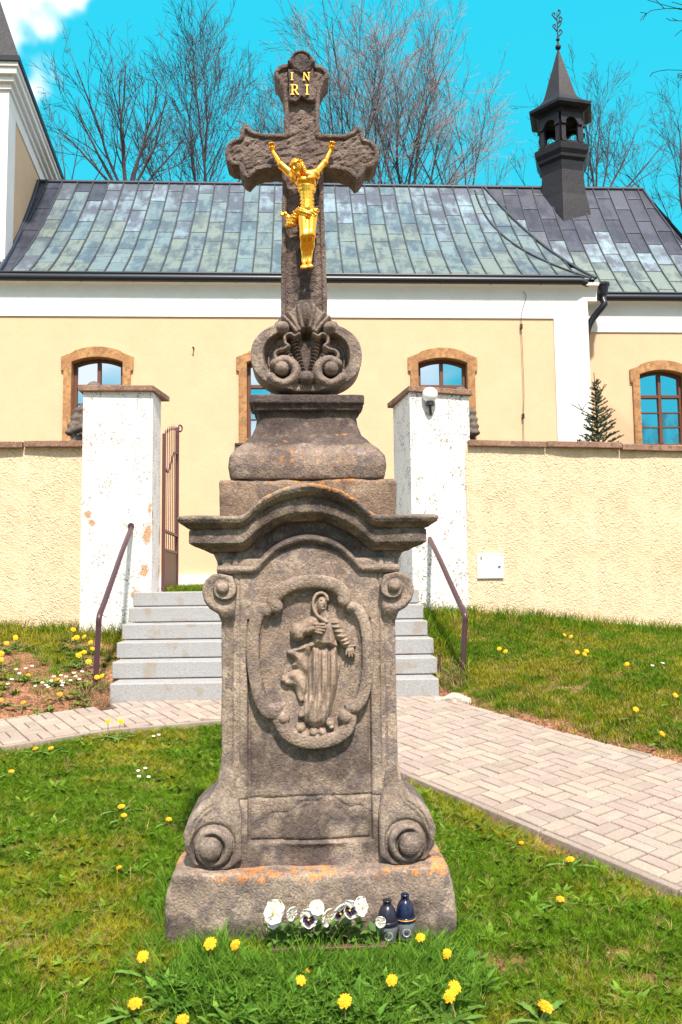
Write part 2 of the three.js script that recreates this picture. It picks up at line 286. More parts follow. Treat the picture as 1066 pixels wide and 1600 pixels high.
// ------------------------------------------------------------------ ground
{
  const axis = (a, b, s, far) => { const r = []; for (let x = a; x <= b + 1e-6; x += s) r.push(x); let st = s, lo = a, hi = b; const L = [], R = []; for (let k = 0; k < 40 && hi < far; k++) { st *= 1.45; hi += st; lo -= st; L.unshift(lo); R.push(hi); } return [L, r, R]; };
  const [xl, xm, xr] = axis(-4.2, 5.4, 0.055, 320), xs = [...xl, ...xm, ...xr];
  const [, zm, zr] = axis(-11.3, -2.4, 0.06, 320), zs = [...zm, ...zr];
  const pos = [], col = [], uv = [], idx = [];
  for (const z of zs) for (const x of xs) {
    const cx = clamp(x, -9, 9), cz = Math.min(z, 9); let y = H(cx, cz);
    pos.push(x, y, z); uv.push(x / 1.3, z / 1.3);
    const s = (Math.abs(x) < 9 && z < 4) ? bareSoil(x, z) : 0, d = fb3(x * 2, 9, z * 2, 3);
    const gcol = mix3([0.42, 0.62, 0.22], [0.75, 0.85, 0.35], d); const c = mix3(gcol, [1.25, 1.05, 0.95], s); col.push(...c);
  }
  const nx = xs.length;
  for (let j = 0; j + 1 < zs.length; j++) for (let i = 0; i + 1 < nx; i++) { const o = j * nx + i; idx.push(o, o + nx, o + 1, o + 1, o + nx, o + nx + 1); }
  const g = new THREE.BufferGeometry(); g.setAttribute('position', new THREE.Float32BufferAttribute(pos, 3)); g.setAttribute('color', new THREE.Float32BufferAttribute(col, 3)); g.setAttribute('uv', new THREE.Float32BufferAttribute(uv, 2)); g.setIndex(idx); g.computeVertexNormals();
  struct('ground', g, M.soil, 'brown earth and turf sloping up to the churchyard wall');
  const yard = new THREE.ShapeGeometry(shape([[-350, 9.72], [1.9, 9.72], [12, 11.1], [350, 57], [350, 420], [-350, 420]])).rotateX(-Math.PI / 2).translate(0, 1.42, 0); yard.setAttribute('color', new THREE.Float32BufferAttribute(new Array(yard.attributes.position.count * 3).fill(0).map((_, i) => [0.45, 0.65, 0.25][i % 3]), 3)); { const p = yard.attributes.position, u = yard.attributes.uv; for (let i = 0; i < p.count; i++) u.setXY(i, p.getX(i), p.getZ(i)); }
  struct('churchyard_ground', yard, M.soil, 'grassy churchyard ground behind the wall');
}
// ------------------------------------------------------------------ path of clay pavers
{
  const bedPts = PATH, s = new THREE.Shape(bedPts.map((p) => new THREE.Vector2(p[0], -p[1])));
  const bed = new THREE.ShapeGeometry(s).rotateX(-Math.PI / 2); { const p = bed.attributes.position; for (let i = 0; i < p.count; i++) p.setY(i, g0(p.getZ(i)) + 0.012); bed.setAttribute('color', new THREE.Float32BufferAttribute(new Array(p.count * 3).fill(0.45), 3)); const u = bed.attributes.uv; for (let i = 0; i < p.count; i++) u.setXY(i, p.getX(i), p.getZ(i)); bed.computeVertexNormals(); }
  const path = struct('path', bed, M.soil, 'path of pink pavers curving to the church steps');
  const dir = [nearR[0] - pF[0][0], nearR[1] - pF[0][1]], dl = Math.hypot(...dir), ux = dir[0] / dl, uz = dir[1] / dl, vx = -uz, vz = ux, ox = pF[0][0], oz = pF[0][1];
  const toW = (a, b) => [ox + ux * a + vx * b, oz + uz * a + vz * b];
  const inner = (() => { const P = PATH; return P; })();
  const clipPoly = (poly) => {     // keep what lies inside the outline, one nearby edge at a time
    const n = inner.length; let area = 0; for (let i = 0; i < n; i++) { const a = inner[i], b = inner[(i + 1) % n]; area += a[0] * b[1] - b[0] * a[1]; }
    const sg = Math.sign(area); let out = poly; const cx = poly.reduce((q, p) => q + p[0], 0) / poly.length, cz = poly.reduce((q, p) => q + p[1], 0) / poly.length;
    for (let i = 0; i < n; i++) {
      const a = inner[i], b = inner[(i + 1) % n]; if (seg2(cx, cz, a[0], a[1], b[0], b[1])[0] > 0.15) continue;
      const ex = b[0] - a[0], ez = b[1] - a[1], L = Math.hypot(ex, ez), f = (p) => sg * (ex * (p[1] - a[1]) - ez * (p[0] - a[0])) / L - 0.004;
      const q = []; for (let k = 0; k < out.length; k++) { const p = out[k], r = out[(k + 1) % out.length], fp = f(p), fr = f(r); if (fp >= 0) q.push(p); if ((fp >= 0) !== (fr >= 0)) { const t = fp / (fp - fr); q.push([p[0] + (r[0] - p[0]) * t, p[1] + (r[1] - p[1]) * t]); } }
      out = q; if (out.length < 3) return null;
    }
    return out;
  };
  const r = rng(5), pavers = [], L = 0.18, Wd = 0.09, gap = 0.0055;
  const addPaver = (a0, b0, a1, b1) => {
    let poly = [[a0 + gap, b0 + gap], [a1 - gap, b0 + gap], [a1 - gap, b1 - gap], [a0 + gap, b1 - gap]].map(([a, b]) => toW(a, b));
    const cx = (poly[0][0] + poly[2][0]) / 2, cz = (poly[0][1] + poly[2][1]) / 2; if (cz > -2.6 || cx < -5.5 || pathD(cx, cz) > 0.11) return;
    poly = clipPoly(poly); if (!poly) return;
    let A = 0; for (let k = 0; k < poly.length; k++) { const p = poly[k], q = poly[(k + 1) % poly.length]; A += p[0] * q[1] - q[0] * p[1]; } A /= 2; if (Math.abs(A) < 0.002) return; if (A > 0) poly.reverse();
    const dy = (r() - 0.5) * 0.005, ch = 0.004, mx = poly.reduce((s2, p) => s2 + p[0], 0) / poly.length, mz = poly.reduce((s2, p) => s2 + p[1], 0) / poly.length;
    const P = [], I = [], U = [], n = poly.length, ou = r() * 3, ov = r() * 3; const tx = (r() - 0.5) * 0.02, tz = (r() - 0.5) * 0.02;
    const put = (x, y, z) => { P.push(x, y + (x - mx) * tx + (z - mz) * tz, z); U.push(x + ou, z + ov); };
    for (const lay of [0, 1, 2]) for (const p of poly) { const ins = lay === 2 ? ch : 0, d = Math.hypot(p[0] - mx, p[1] - mz), q = (d - ins * 1.3) / d; const x = mx + (p[0] - mx) * q, z = mz + (p[1] - mz) * q; put(x, g0(z) + (lay === 0 ? -0.01 : lay === 1 ? 0.030 : 0.035) + dy, z); }
    for (let k = 0; k < n; k++) { const m = (k + 1) % n; for (const o of [0, n]) I.push(o + k, o + m, o + n + k, o + m, o + n + m, o + n + k); }
    for (let k = 1; k + 1 < n; k++) I.push(2 * n, 2 * n + k, 2 * n + k + 1);
    let g = new THREE.BufferGeometry(); g.setAttribute('position', new THREE.Float32BufferAttribute(P, 3)); g.setAttribute('uv', new THREE.Float32BufferAttribute(U, 2)); g.setIndex(I); g = g.toNonIndexed(); g.computeVertexNormals();
    const dist = Math.hypot(mx, mz), hidden = Math.abs(mx - (-mz) * 0.0095) < 0.095 * -mz && mz < -4, out = (mx / -mz) > 0.46 || (mx / -mz) < -0.36;
    pavers.push({ g, key: dist + (hidden ? 100 : 0) + (out ? 200 : 0), tone: Math.floor(r() * 4) });
  };
  for (let i = -40; i < 40; i++) for (let j = -40; j < 40; j++) { const even = (i + j) % 2 === 0; for (const k of [0, 1]) if (even) addPaver(i * L, j * L + k * Wd, i * L + L, j * L + k * Wd + Wd); else addPaver(i * L + k * Wd, j * L, i * L + k * Wd + Wd, j * L + L); }
  pavers.sort((a, b) => a.key - b.key);
  const tones = [[1, 1, 1], [0.9, 0.88, 0.88], [1.08, 1.04, 1.0], [0.98, 0.93, 0.95]].map((c) => std({ map: T.paver, bumpMap: T.stoneBump, bumpScale: 0.002, roughness: 0.9, color: rgb(...c) }));
  pavers.forEach((p, i) => { if (i < 300) { const m = part(i ? 'paver_' + String(i).padStart(3, '0') : 'paver', p.g, tones[p.tone], path); } });
  tones.forEach((m, k) => { const rest = pavers.slice(300).filter((p) => p.tone === k).map((p) => p.g); if (rest.length) { const q = part(k ? 'distant_pavers_00' + k : 'distant_pavers', mergeGeometries(rest), m, path); q.userData.kind = 'stuff'; } });
  // concrete edging along the near side
  const kerb = []; const edge = [...pF, nearR]; const K = (P) => { for (let i = 0; i + 1 < P.length; i++) { const a = P[i], b = P[i + 1], n = Math.max(1, Math.round(Math.hypot(b[0] - a[0], b[1] - a[1]) / 1.0)); for (let k = 0; k < n; k++) { const s0 = [lerp(a[0], b[0], k / n), lerp(a[1], b[1], k / n)], s1 = [lerp(a[0], b[0], (k + 1) / n), lerp(a[1], b[1], (k + 1) / n)]; const len = Math.hypot(s1[0] - s0[0], s1[1] - s0[1]); const g = new RoundedBoxGeometry(len - 0.006, 0.2, 0.05, 2, 0.008); const a0 = V(s0[0], g0(s0[1]), s0[1]), a1 = V(s1[0], g0(s1[1]), s1[1]); g.applyQuaternion(new THREE.Quaternion().setFromUnitVectors(V(1, 0, 0), a1.clone().sub(a0).normalize())); const nx2 = -(s1[1] - s0[1]) / len, nz2 = (s1[0] - s0[0]) / len; const out = pathD((s0[0] + s1[0]) / 2 + nx2 * 0.05, (s0[1] + s1[1]) / 2 + nz2 * 0.05) > 0 ? 1 : -1; g.translate((a0.x + a1.x) / 2 + nx2 * out * 0.027, (a0.y + a1.y) / 2 - 0.068, (a0.z + a1.z) / 2 + nz2 * out * 0.027); kerb.push(boxUV(g)); } } };
  K([pN[2], [-0.05, -6.72], [0.33, -6.22], ...edge]); K([farL, pL[1]].reverse().length ? [nearL, ...pN] : []);
  const km = std({ map: T.paver, bumpMap: T.stoneBump, bumpScale: 0.002, roughness: 0.95, color: rgb(0.85, 0.82, 0.82) });
  kerb.forEach((g, i) => part(i ? 'kerb_stone_' + String(i).padStart(3, '0') : 'kerb_stone', g, km, path));
}
// ------------------------------------------------------------------ granite steps
{
  const o = V(-0.22, g0(-7.45), -8.3), t = thing('stone_steps', 'flight of six pale grey granite steps rising to the churchyard gate', 'steps', [o.x, o.y, o.z]);
  const rows = [[172, 685], [175, 683], [182, 678], [190, 669], [200, 663], [207, 656]], base = g0(-7.45) + 0.03; let z = -7.45; const r = rng(9);
  rows.forEach(([ul, ur], k) => {
    const y = base + 0.157 * (k + 1), x0 = atZ(ul, 1000, z).x, x1 = atZ(ur, 1000, z).x, zb = k === 5 ? z - 0.62 : z - 0.42;
    const xs = k % 2 ? [x0, lerp(x0, x1, 0.44), x1] : [x0, lerp(x0, x1, 0.56), x1];
    for (let q = 0; q < 2; q++) part('step_stone' + (k * 2 + q ? '_' + String(k * 2 + q).padStart(3, '0') : ''), boxUV(box(xs[q] + 0.002, xs[q + 1] - 0.002, y - (k ? 0.1505 : 0.26), y, zb, z + (r() - 0.5) * 0.008, 0.012).translate(-o.x, -o.y, -o.z), 0.8, k * 0.3 + q * 0.17), M.granite, t);
    z -= 0.33;
  });
}
// ------------------------------------------------------------------ walls and gate pillars
function prism(poly, y0, y1, uv01) {       // poly counter-clockwise seen from above (x, z); returns sides and top; uv 0..1 on every side if asked
  const P = [], U = [], n = poly.length; const tri = (...a) => { for (const [x, y, z, u, v] of a) { P.push(x, y, z); U.push(u, v); } };
  for (let i = 0; i < n; i++) {
    const a = poly[i], b = poly[(i + 1) % n], L = Math.hypot(b[0] - a[0], b[1] - a[1]); const m = 6, q = 4;
    for (let k = 0; k < m; k++) for (let c = 0; c < q; c++) {
      const s0 = k / m, s1 = (k + 1) / m, t0 = c / q, t1 = (c + 1) / q; const f = (t, s) => [lerp(a[0], b[0], t), lerp(y0, y1, s), lerp(a[1], b[1], t), uv01 ? t : t * L, uv01 ? s : lerp(y0, y1, s)];
      tri(f(t0, s0), f(t1, s0), f(t1, s1)); tri(f(t0, s0), f(t1, s1), f(t0, s1));
    }
  }
  for (let i = 1; i + 1 < n; i++) { tri(...[0, i, i + 1].map((k) => [poly[k][0], y1, poly[k][1], poly[k][0], poly[k][1]])); tri(...[0, i + 1, i].map((k) => [poly[k][0], y0, poly[k][1], poly[k][0], poly[k][1]])); }
  const g = new THREE.BufferGeometry(); g.setAttribute('position', new THREE.Float32BufferAttribute(P, 3)); g.setAttribute('uv', new THREE.Float32BufferAttribute(U, 2)); g.computeVertexNormals(); return g;
}
const off = (g, o) => g.translate(-o.x, -o.y, -o.z);
function slab(poly, y0, y1, seed, amp = 0.012) { // rough stone slab
  const sh = new THREE.Shape(poly.map((p) => new THREE.Vector2(p[0], -p[1]))); let g = new THREE.ExtrudeGeometry(sh, { depth: y1 - y0 - 0.016, bevelEnabled: true, bevelThickness: 0.008, bevelSize: 0.008, bevelOffset: -0.008, bevelSegments: 2 }).rotateX(-Math.PI / 2).translate(0, y0 + 0.008, 0);
  return boxUV(g, 1, seed);
}
{
  // left wall
  const wl = V(-7.2, 0.9, -9.6), t = thing('churchyard_wall', 'yellow roughcast churchyard wall left of the steps, ending at the white pillar', 'wall', [wl.x, wl.y, wl.z]);
  const faceWall = (x0, x1, y0, y1) => { const nx = 90, ny = 40, g = new THREE.PlaneGeometry(x1 - x0, y1 - y0, nx, ny).translate((x0 + x1) / 2, (y0 + y1) / 2, 0); const p = g.attributes.position; for (let i = 0; i < p.count; i++) p.setZ(i, (fb3(p.getX(i) * 1.6, p.getY(i) * 1.6, 4, 3) - 0.5) * 0.05); g.computeVertexNormals(); return g; };
  part('wall', merge([boxUV(faceWall(-6.5, -2.36, 0.4, 3.09).translate(0, 0, -9.40), 0.7), boxUV(box(-12, -2.36, 0.4, 3.09, -9.78, -9.44), 0.9)]).translate(-wl.x, -wl.y, -wl.z), M.rough, t);
  let r = rng(12), x = -2.40, k = 0; while (x > -6.6) { const L = k === 0 ? 0.68 : 0.85 + r() * 0.3, dy = (r() - 0.5) * 0.03; part('coping_stone' + (k ? '_00' + k : ''), off(slab([[x - L + 0.01, -9.34 + r() * 0.015], [x - L * 0.5, -9.33 + r() * 0.02], [x - 0.004, -9.34 + r() * 0.015], [x - 0.004, -9.83], [x - L + 0.01, -9.83]], 3.085 + dy, 3.155 + dy, k), wl), M.coping, t); x -= L; k++; }
  // right wall, running slightly away
  const wr = V(1.9, 0.8, -9.38), t2 = thing('churchyard_wall', 'long yellow roughcast churchyard wall right of the steps with a white cabinet', 'wall', [wr.x, wr.y, wr.z], null, Math.atan(0.14));
  part('wall', merge([boxUV(faceWall(0, 4.6, -0.6, 2.285), 0.7, 0.4), boxUV(box(0, 10, -0.6, 2.285, -0.4, -0.04), 0.9)]), M.rough, t2);
  r = rng(14); x = 0.03; k = 0; while (x < 4.8) { const L = 0.8 + r() * 0.35, dy = (r() - 0.5) * 0.028; part('coping_stone' + (k ? '_00' + k : ''), slab([[x + 0.004, 0.06 + r() * 0.02], [x + L * 0.5, 0.055 + r() * 0.03], [x + L - 0.006, 0.06 + r() * 0.02], [x + L - 0.006, -0.44], [x + 0.004, -0.44]], 2.28 + dy, 2.35 + dy, k + 3), M.coping, t2); x += L; k++; }
  // pillars
  const bmp = T.roughBump.clone(); bmp.repeat.set(0.9, 3.2); bmp.needsUpdate = true;
  const mk = (tx) => std({ map: tx, bumpMap: bmp, bumpScale: 0.012, roughness: 1 });
  const pl = V(-2, 1, -9.4), a = thing('gate_pillar', 'white plastered gate pillar left of the steps with peeling patches', 'pillar', [pl.x, pl.y, pl.z]);
  part('shaft', off(prism([[-2.385, -9.2], [-1.622, -9.2], [-1.60, -9.62], [-2.38, -9.62]].map((p) => p), 0.7, 3.67, true), pl), mk(whitewash(3, [[0.94, 0.47, 0.06, 0.045], [0.90, 0.335, 0.07, 0.022], [0.8, 0.245, 0.12, 0.016], [0.1, 0.54, 0.06, 0.012], [0.15, 0.51, 0.05, 0.012], [0.97, 0.56, 0.03, 0.02]], 0.8)), a);
  part('cap', off(slab([[-2.43, -9.15], [-1.61, -9.14], [-1.515, -9.70], [-2.43, -9.72]], 3.672, 3.735, 2), pl), M.coping, a);
  const pr = V(1.55, 1, -9.7), b = thing('gate_pillar', 'white plastered gate pillar right of the steps carrying a globe lamp', 'pillar', [pr.x, pr.y, pr.z]);
  part('shaft', off(prism([[1.25, -9.2], [1.965, -9.39], [1.88, -10.2], [1.155, -10.02]], 0.7, 3.67, true), pr), mk(whitewash(8, [], 1.0)), b);
  part('cap', off(slab([[1.235, -9.15], [2.0, -9.35], [1.92, -10.26], [1.09, -10.06]], 3.672, 3.735, 7), pr), M.coping, b);
  // globe lamp on the right pillar
  const lp = atZ(672, 635, -9.32), lamp = thing('wall_lamp', 'round white globe lamp on a black bracket on the right gate pillar', 'lamp', [lp.x, lp.y, lp.z]);
  const gp = atZ(672, 617, -9.2).sub(lp);
  part('globe', new THREE.SphereGeometry(0.088, 28, 20).translate(gp.x, gp.y, 0.12), std({ color: rgb(0.85, 0.85, 0.86), roughness: 0.25 }), lamp);
  part('bracket', merge([new THREE.CylinderGeometry(0.045, 0.05, 0.05, 18).translate(gp.x, gp.y - 0.098, 0.12), tube([V(gp.x, gp.y - 0.12, 0.12), V(gp.x, gp.y - 0.17, 0.115), V(0, gp.y - 0.21, 0.06), V(0, gp.y - 0.20, -0.02)], 0.016), box(-0.03, 0.03, gp.y - 0.27, gp.y - 0.15, -0.03, 0.022, 0.006)]), std({ color: rgb(0.01, 0.01, 0.012), roughness: 0.4 }), lamp);
  // cabinet
  const c0 = atZ(745, 904, -9.4), c1 = atZ(786, 865, -9.42), cab = thing('meter_cabinet', 'square white metal cabinet set in the right churchyard wall', 'cabinet', [(c0.x + c1.x) / 2, c0.y, -9.40], null, Math.atan(0.14));
  const w = (c1.x - c0.x) / 2, h = c1.y - c0.y, wm = std({ color: rgb(0.78, 0.79, 0.80), roughness: 0.45 });
  part('frame', merge([box(-w, w, 0, 0.018, -0.05, 0.02, 0.004), box(-w, w, h - 0.018, h, -0.05, 0.02, 0.004), box(-w, -w + 0.018, 0.018, h - 0.018, -0.05, 0.02, 0.004), box(w - 0.018, w, 0.018, h - 0.018, -0.05, 0.02, 0.004)]), wm, cab);
  const door = part('door', box(-w + 0.021, w - 0.021, 0.021, h - 0.021, -0.04, 0.016, 0.004), wm, cab);
  part('lock', merge([new THREE.CylinderGeometry(0.012, 0.012, 0.012, 14).rotateX(Math.PI / 2).translate(w - 0.05, h * 0.48, 0.022), box(w - 0.075, w - 0.045, h * 0.48 - 0.004, h * 0.48 + 0.004, 0.024, 0.03)]), std({ color: rgb(0.2, 0.2, 0.22), metalness: 0.7, roughness: 0.4 }), door);
  part('sticker', box(-w + 0.035, -w + 0.06, h - 0.07, h - 0.03, 0.0165, 0.018), std({ color: rgb(0.25, 0.26, 0.25), roughness: 0.6 }), door);
}
// gate leaf, open inwards
{
  const x = -1.57, z0 = -9.66, z1 = -10.74, o = V(x, 1.46, z0), t = thing('iron_gate', 'open dark red iron gate leaf behind the left white pillar', 'gate', [o.x, o.y, o.z]);
  const L = z0 - z1, top = (s) => 1.80 + 0.24 * Math.sin(s * Math.PI * 0.5);
  part('stile', merge([box(-0.02, 0.02, 0, 1.83, -0.04, 0, 0.004)]), M.iron, t); part('stile_001', box(-0.022, 0.022, 0, 2.1, -L, -L + 0.045, 0.004), M.iron, t);
  part('sheet_panel', merge([box(-0.006, 0.006, 0.04, 0.46, -L + 0.047, -0.042), box(-0.018, 0.018, 0, 0.038, -L + 0.047, -0.042)]), M.iron, t);
  for (const [k, y] of [[0, 0.48], [1, 0.70]]) part('rail' + (k ? '_001' : ''), box(-0.016, 0.016, y - 0.02, y + 0.012, -L + 0.047, -0.042, 0.003), M.iron, t);
  const arch = []; for (let k = 0; k <= 12; k++) { const s = k / 12; arch.push(V(0, 1.45 + 0.34 * sstep(0.15, 0.8, s) - 0.08 * Math.sin(s * Math.PI) + (s > 0.8 ? -(s - 0.8) * 0.2 : 0), -0.04 - s * (L - 0.08))); }
  part('scroll_rail', tube(arch, 0.013, 30, 6), M.iron, t);
  for (let k = 0; k < 7; k++) { const s = (k + 0.7) / 7.4, y1 = 0.715; part('bar' + (k ? '_' + String(k).padStart(3, '0') : ''), merge([rod(V(0, y1 - 0.24, -s * L), V(0, top(s), -s * L), 0.0055, 0.0055, 6), new THREE.ConeGeometry(0.013, 0.07, 6).translate(0, top(s) + 0.035, -s * L)]), M.iron, t); }
  const c = []; for (let k = 0; k < 16; k++) { const a = k / 15 * 5.2 - 1.6, rr = 0.052 - k * 0.0022; c.push(V(0.03 + 0.012 * 0 + Math.cos(a) * rr * 0.6, 2.10 + Math.sin(a) * rr, -L + 0.02 - Math.cos(a) * rr * 0.6)); } part('scroll', tube(c, 0.011, 40, 6), M.iron, t);
}
// handrails
{
  const make = (label, top, knee, foot, zt, zk) => {
    const a = atZ(...top, zt), k = atZ(...knee, zk), f = atZ(...foot, zk), o = V(f.x, H(f.x, zk) - 0.02, zk), t = thing('handrail', label, 'handrail', [o.x, o.y, o.z]);
    const q = k.clone().lerp(a, 0.14), pts = [a.clone().add(V(0, 0, -0.05)), a.clone().lerp(k, 0.3), a.clone().lerp(k, 0.6), q, k, k.clone().lerp(f, 0.12)];
    part('rail', off(tube(pts, 0.027, 60, 12), o), M.rail, t);
    const post = k.clone().lerp(f, 0.10); part('post', off(rod(V(f.x, o.y - 0.1, zk), post, 0.024, 0.026, 12), o), M.rail, t);
    const fl = new THREE.CylinderGeometry(0.036, 0.036, 0.012, 18).rotateX(Math.PI / 2).translate(a.x, a.y, zt + 0.008); part('wall_flange', off(fl, o), M.rail, t);
    return t;
  };
  make('dark iron handrail left of the steps, rising from the earth bank to the pillar', [205, 822], [155, 965], [148, 1082], -9.2, -7.72);
  make('dark iron handrail right of the steps, rising from the grass to the pillar', [670, 836], [727, 962], [722, 1062], -9.3, -7.78);
  // iron peg and boulder by the right foot of the steps
  const p = onGround(686, 1050), s = thing('iron_peg', 'short rusty iron peg in the grass at the right end of the steps', 'peg', [p.x, p.y - 0.05, p.z]);
  part('shaft', rod(V(0, 0, 0), V(0.01, 0.2, 0), 0.014, 0.012, 8), M.iron, s); part('head', new THREE.CylinderGeometry(0.02, 0.018, 0.02, 8).translate(0.01, 0.205, 0), M.iron, s);
  const q = onGround(712, 1094), st = thing('boulder', 'flat weathered grey stone at the right foot of the steps', 'stone', [q.x, q.y - 0.02, q.z]);
  part('stone', boxUV(nets([-0.25, 0.25, -0.1, 0.14, -0.2, 0.2], 0.012, (x, y, z) => Math.hypot(x / 0.2, (y - 0.0) / 0.075, z / 0.14) - 1 + (fb3(x * 9, y * 14, z * 9, 4) - 0.5) * 0.9, () => [2.0, 2.0, 2.0])), M.stone, st);
}
// ------------------------------------------------------------------ the church
{
  const o = V(0, 1.42, -20), ch = thing('church', 'long yellow and white baroque church with patina metal roof and ridge turret', 'church', [o.x, o.y, o.z]);
  const C = (name, g, m, p = ch, label) => part(name, off(g, o), m, p, label);
  const ZN = -16.5, ZC = -17.4, XE = 5.97;
  const wins = [[atZ(152, 620, ZN).x, ZN], [atZ(425, 620, ZN).x, ZN], [atZ(692.5, 620, ZN).x, ZN], [atZ(1036, 640, ZC).x, ZC]];
  const openPts = (cx, hw, y0, ys, yc, n = 12) => { const P = [[cx - hw, y0], [cx + hw, y0], [cx + hw, ys]]; for (let k = 1; k < n; k++) { const s = 1 - 2 * k / n; P.push([cx + hw * s, ys + (yc - ys) * (1 - s * s)]); } P.push([cx - hw, ys]); return P; };
  const wall = (x0, x1, z, ws) => { const s = shape([[x0, 1.2], [x1, 1.2], [x1, 7.0], [x0, 7.0]]); for (const cx of ws) s.holes.push(new THREE.Path(openPts(cx, 0.52, 4.40, 6.0, 6.1).reverse().map((p) => new THREE.Vector2(...p)))); return boxUV(extrude(s, 0.6).translate(0, 0, z - 0.6), 1.5); };
  C('wall', wall(-9, 5.25, ZN, wins.slice(0, 3).map((w) => w[0])), M.yellow);
  C('wall_001', wall(XE + 0.002, 12, ZC, [wins[3][0]]), M.yellow);
  C('wall_002', boxUV(merge([box(-9, 12, 1.2, 7.6, -23.6, -23), box(XE - 0.5, XE, 1.2, 7.55, ZC - 0.5, ZN - 0.62)]), 1.5), M.white);
  // white bands, corner pilaster, cove cornices, plinth
  C('white_band', boxUV(box(-9, XE, 6.93, 7.62, ZN - 0.5, ZN + 0.03), 1.5), M.white);
  C('pilaster', boxUV(box(5.252, XE, 1.7, 6.928, ZN - 0.5, ZN + 0.03), 1.5), M.white);
  C('white_band_001', boxUV(box(XE + 0.004, 12, 6.93, 7.62, ZC - 0.5, ZC + 0.03), 1.5), M.white);
  C('plinth', boxUV(box(-9, XE + 0.03, 1.2, 1.745, ZN - 0.5, ZN + 0.06), 1.0), M.bluish);
  C('plinth_001', boxUV(box(XE + 0.034, 12, 1.2, 1.745, ZC - 0.5, ZC + 0.06), 1.0), M.bluish);
  const cove = []; cove.push([0, 7.30]); for (let k = 0; k <= 8; k++) { const a = k / 8 * Math.PI / 2; cove.push([0.13 * (1 - Math.cos(a)), 7.36 + 0.22 * Math.sin(a)]); } cove.push([0.15, 7.585], [0.15, 7.64], [-0.2, 7.64], [-0.2, 7.30]);
  const coveG = (x0, x1, z) => boxUV(extrude(shape(cove), x1 - x0).rotateY(Math.PI / 2).scale(1, 1, -1).translate(x0, 0, 0).applyMatrix4(new THREE.Matrix4()).translate(0, 0, z), 1.5);
  const coveFix = (x0, x1, z) => { const s = shape(cove), g = new THREE.ExtrudeGeometry(s, { depth: x1 - x0, bevelEnabled: false }); g.rotateY(-Math.PI / 2); g.translate(x1, 0, z); const p = g.attributes.position; for (let i = 0; i < p.count; i++) p.setZ(i, p.getZ(i)); return boxUV(g, 1.5); };
  C('cornice', coveFix(-9, XE + 0.2, ZN + 0.032), M.white);
  C('cornice_001', coveFix(XE + 0.21, 12, ZC + 0.032), M.white);
  // windows
  wins.forEach(([cx, z], wi) => {
    const w = new THREE.Group(); w.name = wi ? 'window_00' + wi : 'window'; ch.add(w);
    const arch = (hw, ys, yc) => { const P = []; for (let k = 0; k <= 12; k++) { const s = 1 - 2 * k / 12; P.push([cx + hw * s, ys + (yc - ys) * (1 - s * s)]); } return P; };
    const outer = [[cx - 0.66, 4.34], [cx + 0.66, 4.34], [cx + 0.66, 5.80], [cx + 0.71, 5.82], [cx + 0.71, 6.10], [cx + 0.48, 6.19], ...arch(0.46, 6.22, 6.31), [cx - 0.48, 6.19], [cx - 0.71, 6.10], [cx - 0.71, 5.82], [cx - 0.66, 5.80]];
    const s = shape(outer); s.holes.push(new THREE.Path(openPts(cx, 0.50, 4.44, 5.99, 6.09).reverse().map((p) => new THREE.Vector2(...p))));
    C('surround', boxUV(extrude(s, 0.30, 0.012).translate(0, 0, z - 0.245), 1, wi * 0.31), M.surround, w);
    C('sill', box(cx - 0.74, cx + 0.74, 4.30, 4.345, z - 0.1, z + 0.09, 0.008), std({ color: rgb(0.05, 0.035, 0.03), roughness: 0.7 }), w);
    const fz = z - 0.17, fr = [], outF = openPts(cx, 0.497, 4.445, 5.985, 6.085), sh2 = shape(outF); sh2.holes.push(new THREE.Path(openPts(cx, 0.43, 4.50, 5.935, 6.03).reverse().map((p) => new THREE.Vector2(...p))));
    fr.push(extrude(sh2, 0.07, 0.006).translate(0, 0, fz - 0.035)); fr.push(box(cx - 0.035, cx + 0.035, 4.502, 6.02, fz - 0.03, fz + 0.045, 0.006)); fr.push(box(cx - 0.43, cx - 0.036, 5.50, 5.57, fz - 0.03, fz + 0.05, 0.006), box(cx + 0.036, cx + 0.43, 5.50, 5.57, fz - 0.03, fz + 0.05, 0.006));
    for (const y of [4.86, 5.18]) for (const sx of [-1, 1]) fr.push(box(Math.min(cx + sx * 0.036, cx + sx * 0.43), Math.max(cx + sx * 0.036, cx + sx * 0.43), y - 0.014, y + 0.014, fz - 0.02, fz + 0.03));
    C('frame', boxUV(merge(fr), 1), M.frame, w);
    const rr = rng(31 + wi); let pn = 0;
    for (const sx of [-1, 1]) for (const [y0, y1] of [[4.502, 4.846], [4.874, 5.166], [5.194, 5.5], [5.57, 6.03]]) {
      const a = cx + sx * 0.036, b = cx + sx * 0.43, x0 = Math.min(a, b), x1 = Math.max(a, b); let g;
      if (y1 > 6) { const P = [[x0, y0], [x1, y0]]; for (let k = 0; k <= 8; k++) { const x = lerp(x1, x0, k / 8), q = (x - cx) / 0.43; P.push([x, 5.937 + 0.095 * (1 - q * q)]); } g = extrude(shape(P), 0.006); } else g = box(x0, x1, y0, y1, 0, 0.006);
      g.translate(-(x0 + x1) / 2, -(y0 + y1) / 2, 0).rotateX((rr() - 0.5) * 0.03).rotateY((rr() - 0.5) * 0.03).translate((x0 + x1) / 2, (y0 + y1) / 2, fz - 0.01);
      C(pn ? 'pane_' + String(pn).padStart(3, '0') : 'pane', g, M.glass, w); pn++;
    }
  });
  // roof of metal sheets
  const prof = (t, ze) => [lerp(ze, -20, t), 7.72 + 3.74 * (0.74 * t + 0.26 * t * t)];
